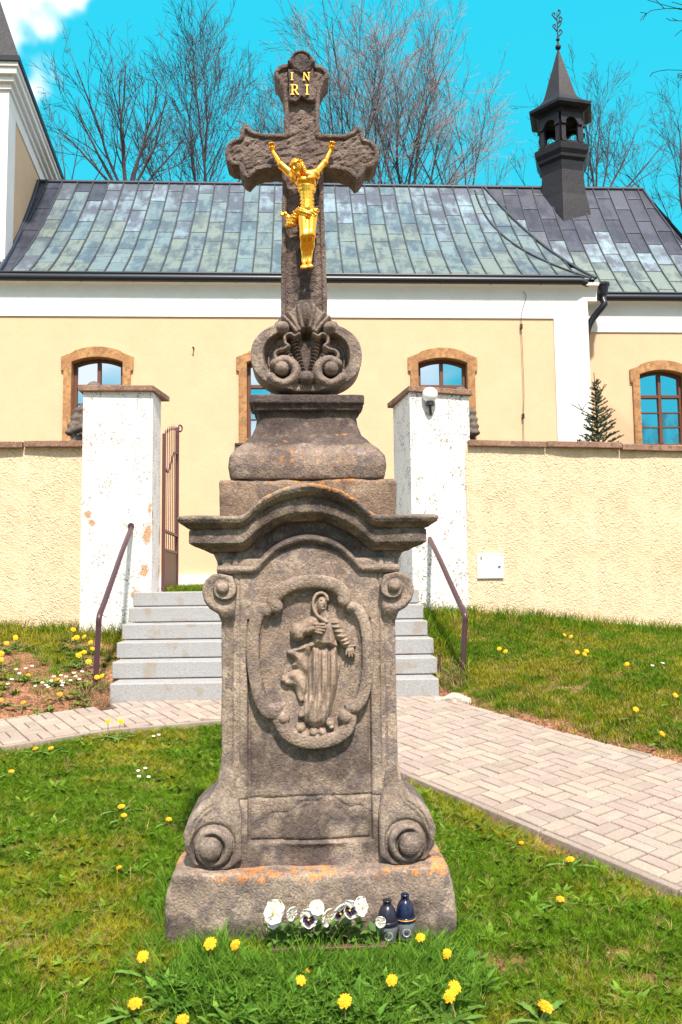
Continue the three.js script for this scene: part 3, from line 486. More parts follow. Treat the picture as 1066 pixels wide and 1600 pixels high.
  const EN = -16.36, EC = -17.26, xR = atZ(757, 297, -20).x, xHip = atZ(1005, 300, -20).x, pm = prof(0.55, EC), xH2 = atZ(1066, 375, pm[0]).x, hipX = (t) => lerp(xHip, xH2, (1 - t) / 0.45);
  const limN = (t) => lerp(6.12, xR, t);
  const roof = new THREE.Group(); roof.name = 'roof'; ch.add(roof);
  const r = rng(41), pale = [], dirty = [];
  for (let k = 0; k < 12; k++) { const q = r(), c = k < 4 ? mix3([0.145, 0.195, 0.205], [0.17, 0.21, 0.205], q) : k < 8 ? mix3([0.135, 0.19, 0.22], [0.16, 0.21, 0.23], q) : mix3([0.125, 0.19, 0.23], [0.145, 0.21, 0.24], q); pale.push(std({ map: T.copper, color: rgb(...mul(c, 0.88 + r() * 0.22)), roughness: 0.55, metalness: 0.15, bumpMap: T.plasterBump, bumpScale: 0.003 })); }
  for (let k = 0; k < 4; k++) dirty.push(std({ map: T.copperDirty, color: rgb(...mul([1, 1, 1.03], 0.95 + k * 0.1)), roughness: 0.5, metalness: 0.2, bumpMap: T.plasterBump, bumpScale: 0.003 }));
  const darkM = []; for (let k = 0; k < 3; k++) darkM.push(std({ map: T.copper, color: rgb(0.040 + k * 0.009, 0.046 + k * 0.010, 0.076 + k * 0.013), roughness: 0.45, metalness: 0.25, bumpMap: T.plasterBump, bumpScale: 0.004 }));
  const seamM = std({ color: rgb(0.05, 0.06, 0.07), roughness: 0.6, metalness: 0.2 });
  let np = 0, ns = 0;
  const sheet = (x0, x1, t0, t1, ze, lo, hi, mat) => {
    const P = [], I = [], U = []; const N = 4, nrm = (t) => { const a = prof(t, ze), b = prof(t + 0.01, ze), dz = b[0] - a[0], dy = b[1] - a[1], l = Math.hypot(dz, dy); return [dy / l, -dz / l]; };
    const ou = 0, ov = 0;
    for (let k = 0; k <= N; k++) { const t = lerp(t0, t1, k / N), [z, y] = prof(t, ze), n = nrm(t), lift = 0.012 * (1 - k / N) + 0.004; const a = Math.max(x0, lo(t)), b = Math.max(a + 0.001, Math.min(x1, hi(t))); for (const x of [a, (a + b) / 2, b]) { P.push(x, y + n[1] * lift, z + n[0] * lift); U.push(x * 0.25 + ou, t * 1.35 + ov); } }
    const [z, y] = prof(t0, ze), a = Math.max(x0, lo(t0)), b = Math.max(a + 0.001, Math.min(x1, hi(t0))); for (const x of [a, (a + b) / 2, b]) { P.push(x, y, z); U.push(x, 0); }
    for (let k = 0; k < N; k++) for (let c = 0; c < 2; c++) { const q = k * 3 + c; I.push(q, q + 1, q + 3, q + 1, q + 4, q + 3); }
    const q = (N + 1) * 3; for (let c = 0; c < 2; c++) I.push(q + c, q + c + 1, c, q + c + 1, c + 1, c);
    let g = new THREE.BufferGeometry(); g.setAttribute('position', new THREE.Float32BufferAttribute(P, 3)); g.setAttribute('uv', new THREE.Float32BufferAttribute(U, 2)); g.setIndex(I); g.computeVertexNormals();
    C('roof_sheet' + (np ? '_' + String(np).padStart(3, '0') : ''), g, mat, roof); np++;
  };
  const seam = (x, ze, ta, tb) => { const pts = []; for (let k = 0; k <= 8; k++) { const t = lerp(ta, tb, k / 8), [z, y] = prof(t, ze); pts.push(V(x, y + 0.018, z + 0.014)); } C('roof_seam' + (ns ? '_' + String(ns).padStart(3, '0') : ''), tube(pts, 0.017, 10, 5), seamM, roof); ns++; };
  const cols = (xa, w, n, ze, rows, lo, hi, darkFn) => {
    for (let i = 0; i < n; i++) {
      const x0 = xa + i * w, x1 = x0 + w; const st = (i % 2) * 0.5; const ts = [0]; for (let k = 0; k < rows + 1; k++) { const t = (k + 0.35 + st + (r() - 0.5) * 0.16) / (rows + 0.2); if (t > 0.06 && t < 0.95) ts.push(t); } ts.push(1);
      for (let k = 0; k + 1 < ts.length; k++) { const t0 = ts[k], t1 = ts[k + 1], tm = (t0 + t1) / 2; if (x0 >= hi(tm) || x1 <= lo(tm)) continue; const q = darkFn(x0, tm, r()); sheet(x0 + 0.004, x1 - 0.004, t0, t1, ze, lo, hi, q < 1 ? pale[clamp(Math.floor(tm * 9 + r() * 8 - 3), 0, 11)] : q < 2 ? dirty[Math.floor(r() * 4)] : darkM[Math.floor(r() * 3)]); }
      let ta = 0, tb = 1; for (let k = 0; k <= 50; k++) { const t = k / 50; if (x0 > hi(t)) tb = Math.min(tb, t); if (x0 < lo(t)) ta = Math.max(ta, t); } if (tb - ta > 0.05) seam(x0, ze, ta, tb);
    }
  };
  const XA = -8.0, WN = 0.372, NN = Math.ceil((6.14 - XA) / WN);
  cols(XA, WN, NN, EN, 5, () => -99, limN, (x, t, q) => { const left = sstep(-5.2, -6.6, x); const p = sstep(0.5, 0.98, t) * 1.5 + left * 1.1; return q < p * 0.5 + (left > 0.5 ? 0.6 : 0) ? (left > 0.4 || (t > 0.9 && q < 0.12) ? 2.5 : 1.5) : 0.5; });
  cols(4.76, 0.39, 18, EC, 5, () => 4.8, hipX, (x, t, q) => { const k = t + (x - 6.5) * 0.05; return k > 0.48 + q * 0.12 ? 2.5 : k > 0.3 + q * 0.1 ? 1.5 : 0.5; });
  { // valley strip between the two roof planes, hip facet and rear slopes
    const P = [], U = [], I = []; for (let k = 0; k <= 12; k++) { const t = k / 12, a = prof(t, EN), b = prof(t, EC), x = limN(t); P.push(x, a[1] + 0.01, a[0], x + 0.10 * (1 - t), b[1], b[0]); U.push(0, t * 4, 0.3, t * 4); if (k) { const q = k * 2; I.push(q - 2, q - 1, q, q - 1, q + 1, q); } }
    const g = new THREE.BufferGeometry(); g.setAttribute('position', new THREE.Float32BufferAttribute(P, 3)); g.setAttribute('uv', new THREE.Float32BufferAttribute(U, 2)); g.setIndex(I); g.computeVertexNormals(); C('valley_sheet', g, darkM[1], roof);
    const vp = []; for (let k = 0; k <= 10; k++) { const t = k / 10, a = prof(t, EN); vp.push(V(limN(t), a[1] + 0.02, a[0] + 0.02)); } C('valley_roll', tube(vp, 0.03, 16, 6), seamM, roof);
    const vp2 = []; for (let k = 0; k <= 10; k++) { const t = k / 10, a = prof(t * 0.97, EN); vp2.push(V(limN(t) - 0.10 - 0.55 * Math.sin(t * Math.PI * 0.9), a[1] + 0.02, a[0] + 0.02)); } C('valley_roll_001', tube(vp2, 0.022, 16, 6), seamM, roof);
    const hp = []; for (let k = 0; k <= 6; k++) { const t = k / 6, a = prof(t, EC); hp.push(V(hipX(t), a[1] + 0.02, a[0])); } C('hip_roll', tube(hp, 0.035, 12, 6), darkM[0], roof);
    const tri = new THREE.BufferGeometry(); const e = prof(0, EC); const a = [hipX(0), e[1], e[0]], b = [xHip, 11.46, -20], c = [hipX(0), e[1], -23]; tri.setAttribute('position', new THREE.Float32BufferAttribute([...a, ...c, ...b], 3)); tri.setAttribute('uv', new THREE.Float32BufferAttribute([0, 0, 3, 0, 1, 3], 2)); tri.computeVertexNormals(); C('hip_facet', tri, darkM[0], roof);
    const rear = new THREE.BufferGeometry(); rear.setAttribute('position', new THREE.Float32BufferAttribute([-8, 11.45, -20, xHip, 11.45, -20, hipX(0), 7.7, -24, -8, 11.45, -20, hipX(0), 7.7, -24, -8, 7.7, -24], 3)); rear.setAttribute('uv', new THREE.Float32BufferAttribute(new Array(12).fill(0).map((_, i) => i * 0.7), 2)); rear.computeVertexNormals(); C('rear_slope', rear, darkM[0], roof);
    C('ridge_cap', merge([rod(V(-8, 11.48, -20), V(xHip, 11.48, -20), 0.05, 0.05, 10)]), darkM[0], roof);
    C('soffit', merge([box(-9, XE + 0.25, 7.645, 7.665, -16.9, EN - 0.02), box(XE + 0.26, 12, 7.645, 7.665, -17.8, EC - 0.02)]), M.soffit, roof);
  }
  // gutters and downpipe
  const gut = (pts, name) => C(name, merge([tube(pts.map((p) => p.clone().add(V(0, 0.0, 0))), 0.075, 40, 12, false), tube(pts.map((p) => p.clone().add(V(0, 0.115, -0.035))), 0.03, 40, 8, false)]), M.gutter);
  gut([V(-9, 7.66, EN + 0.06), V(5.92, 7.66, EN + 0.06), V(6.28, 7.58, EN - 0.30), V(6.32, 7.55, EN - 0.42)], 'gutter');
  gut([V(6.34, 7.64, EC + 0.06), V(12, 7.64, EC + 0.06)], 'gutter_001');
  for (let k = 0; k < 13; k++) { const x = -7.4 + k * 1.03; C('gutter_bracket' + (k ? '_' + String(k).padStart(3, '0') : ''), merge([at(new THREE.TorusGeometry(0.082, 0.007, 6, 16, Math.PI).rotateZ(Math.PI).rotateY(Math.PI / 2), x, 7.66, EN + 0.06), box(x - 0.012, x + 0.012, 7.70, 7.8, EN + 0.02, EN + 0.03)]), std({ color: rgb(0.04, 0.045, 0.06), roughness: 0.3, metalness: 0.4 })); }
  const hop = atZ(942, 455, EN - 0.45), e1 = atZ(945, 474, -16.75), e2 = atZ(931, 492, -16.85), e3 = atZ(922, 506, -16.9);
  C('rain_hopper', merge([at(new THREE.CylinderGeometry(0.14, 0.09, 0.22, 8), hop.x, hop.y + 0.02, hop.z), at(new THREE.CylinderGeometry(0.155, 0.155, 0.05, 8), hop.x, hop.y + 0.14, hop.z)]), M.gutter);
  C('downpipe', tube([hop.clone(), V(hop.x, hop.y - 0.2, hop.z), e1, e2, e3, V(XE + 0.08, e3.y - 0.5, -16.95), V(XE + 0.08, 1.5, -16.95)], 0.07, 60, 10), M.gutter);
  // lightning conductor with its clips
  const wz = ZN + 0.06, wp = [[818, 455], [822, 462], [815, 490], [815, 510], [817, 560], [819, 620], [818, 650], [819, 692]].map(([u, v]) => atZ(u, v, wz));
  C('lightning_wire', tube(wp, 0.007, 60, 5), std({ color: rgb(0.16, 0.13, 0.1), roughness: 0.8 }));
  for (const [k, q] of [[0, 3], [1, 6]]) C('wire_clip' + (k ? '_001' : ''), box(wp[q].x - 0.02, wp[q].x + 0.02, wp[q].y - 0.05, wp[q].y + 0.05, ZN, ZN + 0.08, 0.004), M.gutter);
  { const h = atZ(303, 545, ZN); C('wall_hook', merge([rod(V(h.x, h.y, ZN - 0.02), V(h.x, h.y, ZN + 0.09), 0.018, 0.012, 8), new THREE.SphereGeometry(0.022, 10, 8).translate(h.x, h.y, ZN + 0.09)]), M.gutter); }
  // ---- ridge turret
  {
    const tz = -20, X = atZ(880, 290, tz).x, Y = (v) => atZ(880, v, tz).y, tur = new THREE.Group(); tur.name = 'ridge_turret'; ch.add(tur);
    const hexa = (R, y, n = 6, d = 10) => { const P = []; for (let k = 0; k < n; k++) { const a = (-90 + d + 360 / n * k) * Math.PI / 180; P.push([X + Math.sin(a) * R, y, tz + Math.cos(a) * R]); } return P; };
    const loft = (rows) => { const P = [], U = []; for (let i = 0; i + 1 < rows.length; i++) { const A = hexa(rows[i][1], rows[i][0]), B = hexa(rows[i + 1][1], rows[i + 1][0]); for (let k = 0; k < 6; k++) { const m = (k + 1) % 6, f = (p, u) => { P.push(...p); U.push(u, p[1]); }; f(A[k], 0); f(A[m], 0.6); f(B[m], 0.6); f(A[k], 0); f(B[m], 0.6); f(B[k], 0); } } const g = new THREE.BufferGeometry(); g.setAttribute('position', new THREE.Float32BufferAttribute(P, 3)); g.setAttribute('uv', new THREE.Float32BufferAttribute(U, 2)); g.computeVertexNormals(); return g; };
    const R0 = 0.615;
    C('base', loft([[10.0, 0.84], [Y(335), 0.70], [Y(318), 0.64], [Y(300), 0.605], [Y(280), R0 - 0.04], [Y(264), R0], [Y(263), R0]]), M.turret, tur);
    C('lower_cornice', loft([[Y(266), R0], [Y(262), R0 + 0.06], [Y(258), R0 + 0.07], [Y(252), R0 + 0.13], [Y(244), R0 + 0.15], [Y(241), R0 + 0.08], [Y(239), R0 - 0.06], [Y(239), 0.02]]), M.turret, tur);
    // lantern faces with arched openings
    const yb = Y(239) + 0.002, yt = Y(192), A = hexa(R0 - 0.05, 0), hF = yt - yb, wF = Math.hypot(A[1][0] - A[0][0], A[1][2] - A[0][2]);
    for (let k = 0; k < 6; k++) {
      const a = A[k], b = A[(k + 1) % 6], s = shape([[0.004, 0], [wF - 0.004, 0], [wF - 0.004, hF], [0.004, hF]]), hw = 0.165, c = wF / 2, ys = hF * 0.62, hole = []; hole.push([c - hw, 0.05], [c - hw, ys]); for (let q = 1; q < 12; q++) { const an = Math.PI * (1 - q / 12); hole.push([c + hw * Math.cos(an), ys + hw * Math.sin(an)]); } hole.push([c + hw, ys], [c + hw, 0.05]); s.holes.push(new THREE.Path(hole.map((p) => new THREE.Vector2(...p))));
      const imp = [box(0.0, c - hw - 0.0, ys - 0.04, ys + 0.02, 0.05, 0.09), box(c + hw, wF, ys - 0.04, ys + 0.02, 0.05, 0.09), box(0, c - hw, 0, 0.06, 0.05, 0.085), box(c + hw, wF, 0, 0.06, 0.05, 0.085)];
      const g = merge([extrude(s, 0.09).translate(0, 0, -0.04), ...imp]); const dx = (b[0] - a[0]) / wF, dz = (b[2] - a[2]) / wF; const m = new THREE.Matrix4().makeBasis(V(dx, 0, dz), V(0, 1, 0), V(-dz, 0, dx)); m.setPosition(a[0], yb, a[2]); g.applyMatrix4(m); C('arched_face' + (k ? '_00' + k : ''), boxUV(g), M.turret, tur);
    }
    C('bell', at(lathe([[0.001, 0.3], [0.05, 0.29], [0.1, 0.24], [0.12, 0.12], [0.17, 0.02], [0.18, 0], [0.14, 0.0], [0.001, 0.05]], 20), X, Y(222), tz), M.dark, tur);
    C('bell_beam', box(X - 0.5, X + 0.5, Y(203), Y(200), tz - 0.05, tz + 0.05), M.dark, tur);
    C('upper_cornice', loft([[Y(194), 0.03], [Y(194), R0 - 0.02], [Y(190), R0 + 0.06], [Y(188), R0 + 0.16], [Y(185), R0 + 0.25], [Y(181), R0 + 0.26], [Y(180), R0 + 0.2]]), M.turret, tur);
    C('spire', loft([[Y(181.5), R0 + 0.255], [Y(176), 0.74], [Y(170), 0.59], [Y(162), 0.475], [Y(152), 0.41], [Y(130), 0.30], [Y(106), 0.165], [Y(90), 0.085], [Y(84), 0.05], [Y(82), 0.04]]), M.turret, tur);
    const fin = [rod(V(X, Y(86), tz), V(X, Y(20), tz), 0.028, 0.012, 8), new THREE.SphereGeometry(0.075, 14, 10).translate(X, Y(74), tz), new THREE.SphereGeometry(0.05, 12, 8).translate(X, Y(62), tz)];
    for (const [v, s, w] of [[58, 1, 0.12], [50, -1, 0.12], [44, 1, 0.1], [38, 1, 0.13], [32, -1, 0.13], [27, 1, 0.09]]) fin.push(tube([V(X, Y(v), tz), V(X + s * w * 0.7, Y(v - 4), tz + 0.03), V(X + s * w, Y(v - 9), tz), V(X + s * w * 0.5, Y(v - 12), tz), V(X + s * w * 0.45, Y(v - 8), tz)], 0.016, 14, 5));
    C('finial', merge(fin), M.turret, tur);
  }
  // ---- west block rising at the left edge
  {
    const b = new THREE.Group(); b.name = 'west_block'; ch.add(b);
    const c = atZ(9, 300, -17.0), k = -0.105, cc = atZ(29, 91, -16.72), yT = cc.y; const foot = (e) => [[c.x - 9, -17 + e], [c.x + e, -17 + e], [c.x + e + k * 9, -26], [c.x - 9, -26]];
    const pr = (e, y0, y1) => boxUV(prism(foot(e), y0, y1), 1.5);
    C('wall', pr(0, 6, yT - 0.85), M.yellow, b);
    C('pilaster', boxUV(prism([[c.x - 1.0, -16.965], [c.x + 0.03, -16.965], [c.x + 0.03 + k * 0.62, -17.6], [c.x - 1, -17.6]], 6, yT - 0.86), 1.5), M.white, b);
    const e0 = cc.x - c.x;
    C('cornice', merge([pr(0.03, yT - 0.852, yT - 0.55), pr(0.08, yT - 0.548, yT - 0.42), pr(e0 * 0.55, yT - 0.418, yT - 0.30), pr(e0 * 0.82, yT - 0.298, yT - 0.16), pr(e0 * 0.95, yT - 0.158, yT - 0.07)]), M.white, b);
    C('gutter', pr(e0 + 0.03, yT - 0.068, yT + 0.04), M.gutter, b);
    const P = [], U = [], A = foot(e0), B = foot(-1.3), y1 = yT + 4.2; for (let i = 0; i < 4; i++) { const m = (i + 1) % 4; for (const [p, y] of [[A[i], yT + 0.042], [A[m], yT + 0.042], [B[m], y1], [A[i], yT + 0.042], [B[m], y1], [B[i], y1]]) { P.push(p[0], y, p[1]); U.push(p[0] + p[1], y); } }
    const g = new THREE.BufferGeometry(); g.setAttribute('position', new THREE.Float32BufferAttribute(P, 3)); g.setAttribute('uv', new THREE.Float32BufferAttribute(U, 2)); g.computeVertexNormals(); C('roof', g, M.turret, b);
    C('flashing', tube([0, 0.25, 0.5, 0.75, 1].map((t) => { const q = prof(t, EN); return V(c.x + 0.03 + k * (-17 - q[0]), q[1] + 0.03, q[0]); }), 0.05, 20, 6), darkM[0], b);
  }
}
// ------------------------------------------------------------------ statues half hidden behind the pillars
{
  const cloth = (seed) => (x, y, z) => {
    const a = Math.atan2(x, z), r = 0.20 + 0.07 * sstep(1.5, 0, y) - 0.05 * sstep(1.2, 1.5, y) - 0.04 * Math.exp(-Math.pow((y - 1.05) / 0.12, 2));
    const fold = 0.028 * Math.sin(a * 7 + y * 5 + seed + 2 * Math.sin(y * 4)) + 0.016 * Math.sin(a * 13 - y * 9);
    let d = Math.hypot(x, z * 1.25) - r - fold; d = Math.max(d * 0.7, y - 1.5, -y);
    const hd = Math.hypot(x, (y - 1.66) * 0.85, z) - 0.115, nk = Math.hypot(x, z) - 0.06; d = smin(d, Math.max(nk, y - 1.66, 1.4 - y), 0.06); d = smin(d, hd, 0.03);
    d = smin(d, Math.hypot(x, (y - 1.665) * 2.2, z - 0.115) - 0.022, 0.02);
    for (const s of [-1, 1]) { const e = seg3(x, y, z, s * 0.19, 1.38, 0, s * 0.29, 1.08, 0.06) - 0.062 - 0.012 * Math.sin(y * 60), f = seg3(x, y, z, s * 0.29, 1.08, 0.06, s * 0.12, 1.12, 0.24) - 0.05; d = smin(d, Math.min(e, f), 0.04); }
    const cape = seg3(x, y, z, -0.22, 0.95, 0.05, -0.34, 0.55, 0.02) - 0.085 - 0.022 * Math.sin(y * 45 + x * 30); return smin(d, cape, 0.05);
  };
  const mk = (label, u, z, turn, seed, sy) => {
    const p = atZ(u, 690, z), t = thing('stone_statue', label, 'statue', [p.x, 1.42, z], null, turn);
    part('pedestal', boxUV(merge([box(-0.32, 0.32, 0, 0.16, -0.32, 0.32, 0.02), box(-0.27, 0.27, 0.162, 0.98, -0.27, 0.27, 0.015), box(-0.32, 0.32, 0.982, 1.1, -0.32, 0.32, 0.02)])), M.coping, t);
    part('draped_figure', boxUV(nets([-0.5, 0.45, -0.02, 1.85, -0.36, 0.4], 0.02, cloth(seed), (x, y, zz) => mul([0.5, 0.48, 0.48], 0.8 + 0.5 * fb3(x * 9, y * 9, zz * 9, 3)))).scale(sy, sy, sy).translate(0, 1.101, 0), M.stone, t);
  };
  mk('weathered stone statue in folded drapery, half hidden by the left gate pillar', 146, -11.6, 0.2, 1, 1.04);
  mk('stone statue behind the right gate pillar, only its draped edge showing', 722, -11.6, -0.9, 4, 1);
}
// ------------------------------------------------------------------ bare trees
function seg3(x, y, z, ax, ay, az, bx, by, bz) { const ex = bx - ax, ey = by - ay, ez = bz - az, t = clamp(((x - ax) * ex + (y - ay) * ey + (z - az) * ez) / (ex * ex + ey * ey + ez * ez + 1e-12)); return Math.hypot(x - ax - ex * t, y - ay - ey * t, z - az - ez * t); }
class Twigs {
  constructor(seed, o = {}) { this.r = rng(seed); this.A = []; this.B = []; this.o = { up: 0.05, wig: 0.27, split: 4, ...o, max: 34000 }; this.n = 0; }
  cone(a, b, r0, r1, fine) {
    const out = fine ? this.B : this.A, n = r0 > 0.06 ? 7 : r0 > 0.025 ? 5 : 3, d = b.clone().sub(a).normalize(), s = Math.abs(d.y) < 0.9 ? V(0, 1, 0).cross(d).normalize() : V(1, 0, 0).cross(d).normalize(), t = d.clone().cross(s);
    for (let k = 0; k < n; k++) { const c0 = Math.cos(k / n * 6.2832), s0 = Math.sin(k / n * 6.2832), c1 = Math.cos((k + 1) / n * 6.2832), s1 = Math.sin((k + 1) / n * 6.2832), f = (p, r, c, q) => [p.x + (s.x * c + t.x * q) * r, p.y + (s.y * c + t.y * q) * r, p.z + (s.z * c + t.z * q) * r]; const a0 = f(a, r0, c0, s0), a1 = f(a, r0, c1, s1), b0 = f(b, r1, c0, s0), b1 = f(b, r1, c1, s1); out.push(...a0, ...a1, ...b1, ...a0, ...b1, ...b0); }
    this.n++;
  }
  grow(p, d, len, r, lev) {
    if (this.n > this.o.max) return; const q = this.r, n = Math.max(2, Math.round(len / (lev < 2 ? 0.42 : 0.26))), st = len / n; let rr = r; p = p.clone(); d = d.clone();
    const kids = [];
    for (let i = 0; i < n; i++) {
      const w = this.o.wig * (lev ? 1 : 0.75); d.x += (q() - 0.5) * w; d.y += (q() - 0.5) * w + this.o.up; d.z += (q() - 0.5) * w; d.normalize();
      const e = p.clone().addScaledVector(d, st), r1 = Math.max(this.o.tip || 0.006, r * (1 - 0.72 * (i + 1) / n)); this.cone(p, e, rr, r1, lev >= 3); p = e; rr = r1;
      if (lev < this.o.split && i >= (lev ? 0 : 2)) { const c = q() < [0.72, 0.68, 0.70, 0.7][lev] ? (q() < 0.14 ? 2 : 1) : 0; for (let k = 0; k < c; k++) kids.push([p.clone(), d.clone(), i / n, rr]); }
    }
    for (const [a, b, t, kr] of kids) {
      const ax = V(q() - 0.5, q() - 0.5, q() - 0.5).cross(b).normalize(), an = 0.28 + q() * 0.45, nd = b.clone().applyAxisAngle(ax, an);
      this.grow(a, nd, len * (0.36 + 0.3 * q()) * (1 - t * 0.4), Math.max(0.0075, Math.min(kr * 0.5, r * 0.42)), lev + 1);
    }
    return p;
  }
  geo(a) { const g = new THREE.BufferGeometry(); g.setAttribute('position', new THREE.Float32BufferAttribute(a, 3)); g.computeVertexNormals(); g.setAttribute('uv', new THREE.Float32BufferAttribute(new Float32Array(a.length / 3 * 2).map((_, i) => a[Math.floor(i / 2) * 3 + (i % 2)]), 2)); return g; }
}
function bareTree(label, u, vTop, z, seed, o) {
  const b = atZ(u, 300, z), top = atZ(u, vTop, z), t = thing('bare_tree', label, 'tree', [b.x, 1.42, z], 'bare trees behind the church'), w = new Twigs(seed, o), q = w.r;
  const y0 = b.y - 1.42, hgt = top.y - b.y; const R = o.r || 0.2;
  w.cone(V(0, -0.2, 0), V(0.1, y0 * 0.55, 0), R * 1.7, R * 1.25); w.cone(V(0.1, y0 * 0.55, 0), V(0, y0 - (o.low || 1), 0), R * 1.25, R);
  const n = o.stems || 5;
  for (let k = 0; k < n; k++) { const s = n === 1 ? 0 : (k / (n - 1) - 0.5) * 2, a = (s + (q() - 0.5) * 0.25) * (o.fan || 0.7) + (o.lean || 0), L = (hgt + (o.low || 1)) * (1 - 0.22 * Math.abs(s)) * (0.84 + q() * 0.16) * 0.88; w.grow(V(0, y0 - (o.low || 1) - 0.1, 0), V(Math.sin(a), Math.cos(a), (q() - 0.5) * 0.7).normalize(), L, R * (0.34 + 0.16 * q()), 0); }
  part('trunk', w.geo(w.A), M.bark, t); part('crown', w.geo(w.B), o.mat || M.twig, t); return t;
}
bareTree('bare dark tree with a broad fan of branches above the left roof end', 200, 62, -32, 101, { stems: 9, fan: 0.78, low: 0.3, r: 0.16, max: 7500 });
bareTree('low bare tree with thin drooping branches beside the west block', 105, 165, -35, 102, { stems: 4, fan: 0.6, low: 1, r: 0.1, max: 2500 });
bareTree('slender upright bare tree left of the stone cross', 318, 25, -33, 103, { stems: 6, fan: 0.5, low: 2.0, r: 0.15, max: 6500 });
bareTree('small bare tree between the two taller trees left of the cross', 275, 165, -37, 104, { stems: 4, fan: 0.6, low: 1, r: 0.09, max: 2600 });
bareTree('bare tree directly behind the head of the stone cross', 440, 95, -37, 105, { stems: 4, fan: 0.6, low: 1.5, r: 0.12, max: 5000 });
bareTree('tall bare tree with pinkish buds just right of the cross head', 545, 10, -33, 106, { stems: 6, fan: 0.5, low: 1.8, r: 0.15, mat: M.budTwig, max: 7500 });
bareTree('tall multi-stemmed bare tree with pinkish buds in the middle of the sky', 632, 30, -34, 107, { stems: 8, fan: 0.66, low: 2.0, r: 0.17, mat: M.budTwig, max: 9000 });
bareTree('bare tree with pale pink buds and arching branches left of the turret', 722, 110, -35, 108, { stems: 5, fan: 0.75, low: 1.5, r: 0.13, mat: M.budTwig, max: 5500 });
bareTree('bare tree rising behind the ridge turret and leaning right', 925, 108, -33, 109, { stems: 7, fan: 0.62, low: 1.0, lean: 0.22, r: 0.14, max: 6500 });
bareTree('bare tree with spreading branches at the right edge above the roof end', 1085, 150, -34, 110, { stems: 6, fan: 0.9, low: 2.5, lean: -0.15, r: 0.15, max: 5000 });
bareTree('thin bare tree half hidden behind the ridge turret', 845, 185, -38, 112, { stems: 3, fan: 0.6, low: 1, r: 0.08, max: 2500 });
{ // near tree outside the frame on the right, its branch tips hang into the corner
  const b = atZ(1330, 700, -12.5), t = thing('bare_tree', 'near bare tree whose branch tips hang into the upper right corner', 'tree', [b.x, 1.42, -12.5]), w = new Twigs(120, { up: -0.015, wig: 0.3, max: 4000, tip: 0.006 });
  const o = V(b.x, 1.42, -12.5), P = (u, v) => atZ(u, v, -12.5).sub(o), fork = P(1330, 120); w.cone(V(0, -0.3, 0), V(0.05, fork.y * 0.5, 0), 0.3, 0.22); w.cone(V(0.05, fork.y * 0.5, 0), fork, 0.22, 0.17);
  for (const [u, v, s] of [[1170, -60, 0.05], [1165, 40, 0.045], [1160, 110, 0.03]]) { const e = P(u, v), d = e.clone().sub(fork), L = d.length(); w.cone(fork, e, 0.1, s); w.grow(e, d.normalize().add(V(-0.3, u === 1165 ? -0.1 : 0.05, 0)).normalize(), 1.15, s, 1); }
  for (let k = 0; k < 4; k++) w.grow(fork, V(0.5 - k * 0.1, 1, (k - 1.5) * 0.6).normalize(), 3.2, 0.12, 0);
  part('trunk', w.geo(w.A), M.bark, t); part('crown', w.geo(w.B), M.twig, t);
}
{ // trees across the lane behind the viewpoint, mirrored in the lower panes of the right window
  const src = scene.getObjectByName('bare_tree_006');
  [[25.5, 24.5, 0.6, 'broad bare tree across the lane, mirrored in the right window'], [21, 27, 0.55, 'second bare tree across the lane, left in the window mirror'], [30.5, 28, 0.62, 'third bare tree across the lane, right in the window mirror']].forEach(([x, z, s, l], i) => cloneThing(src, l, [x, -0.7, z], i * 2, s, 'bare trees across the lane'));
}
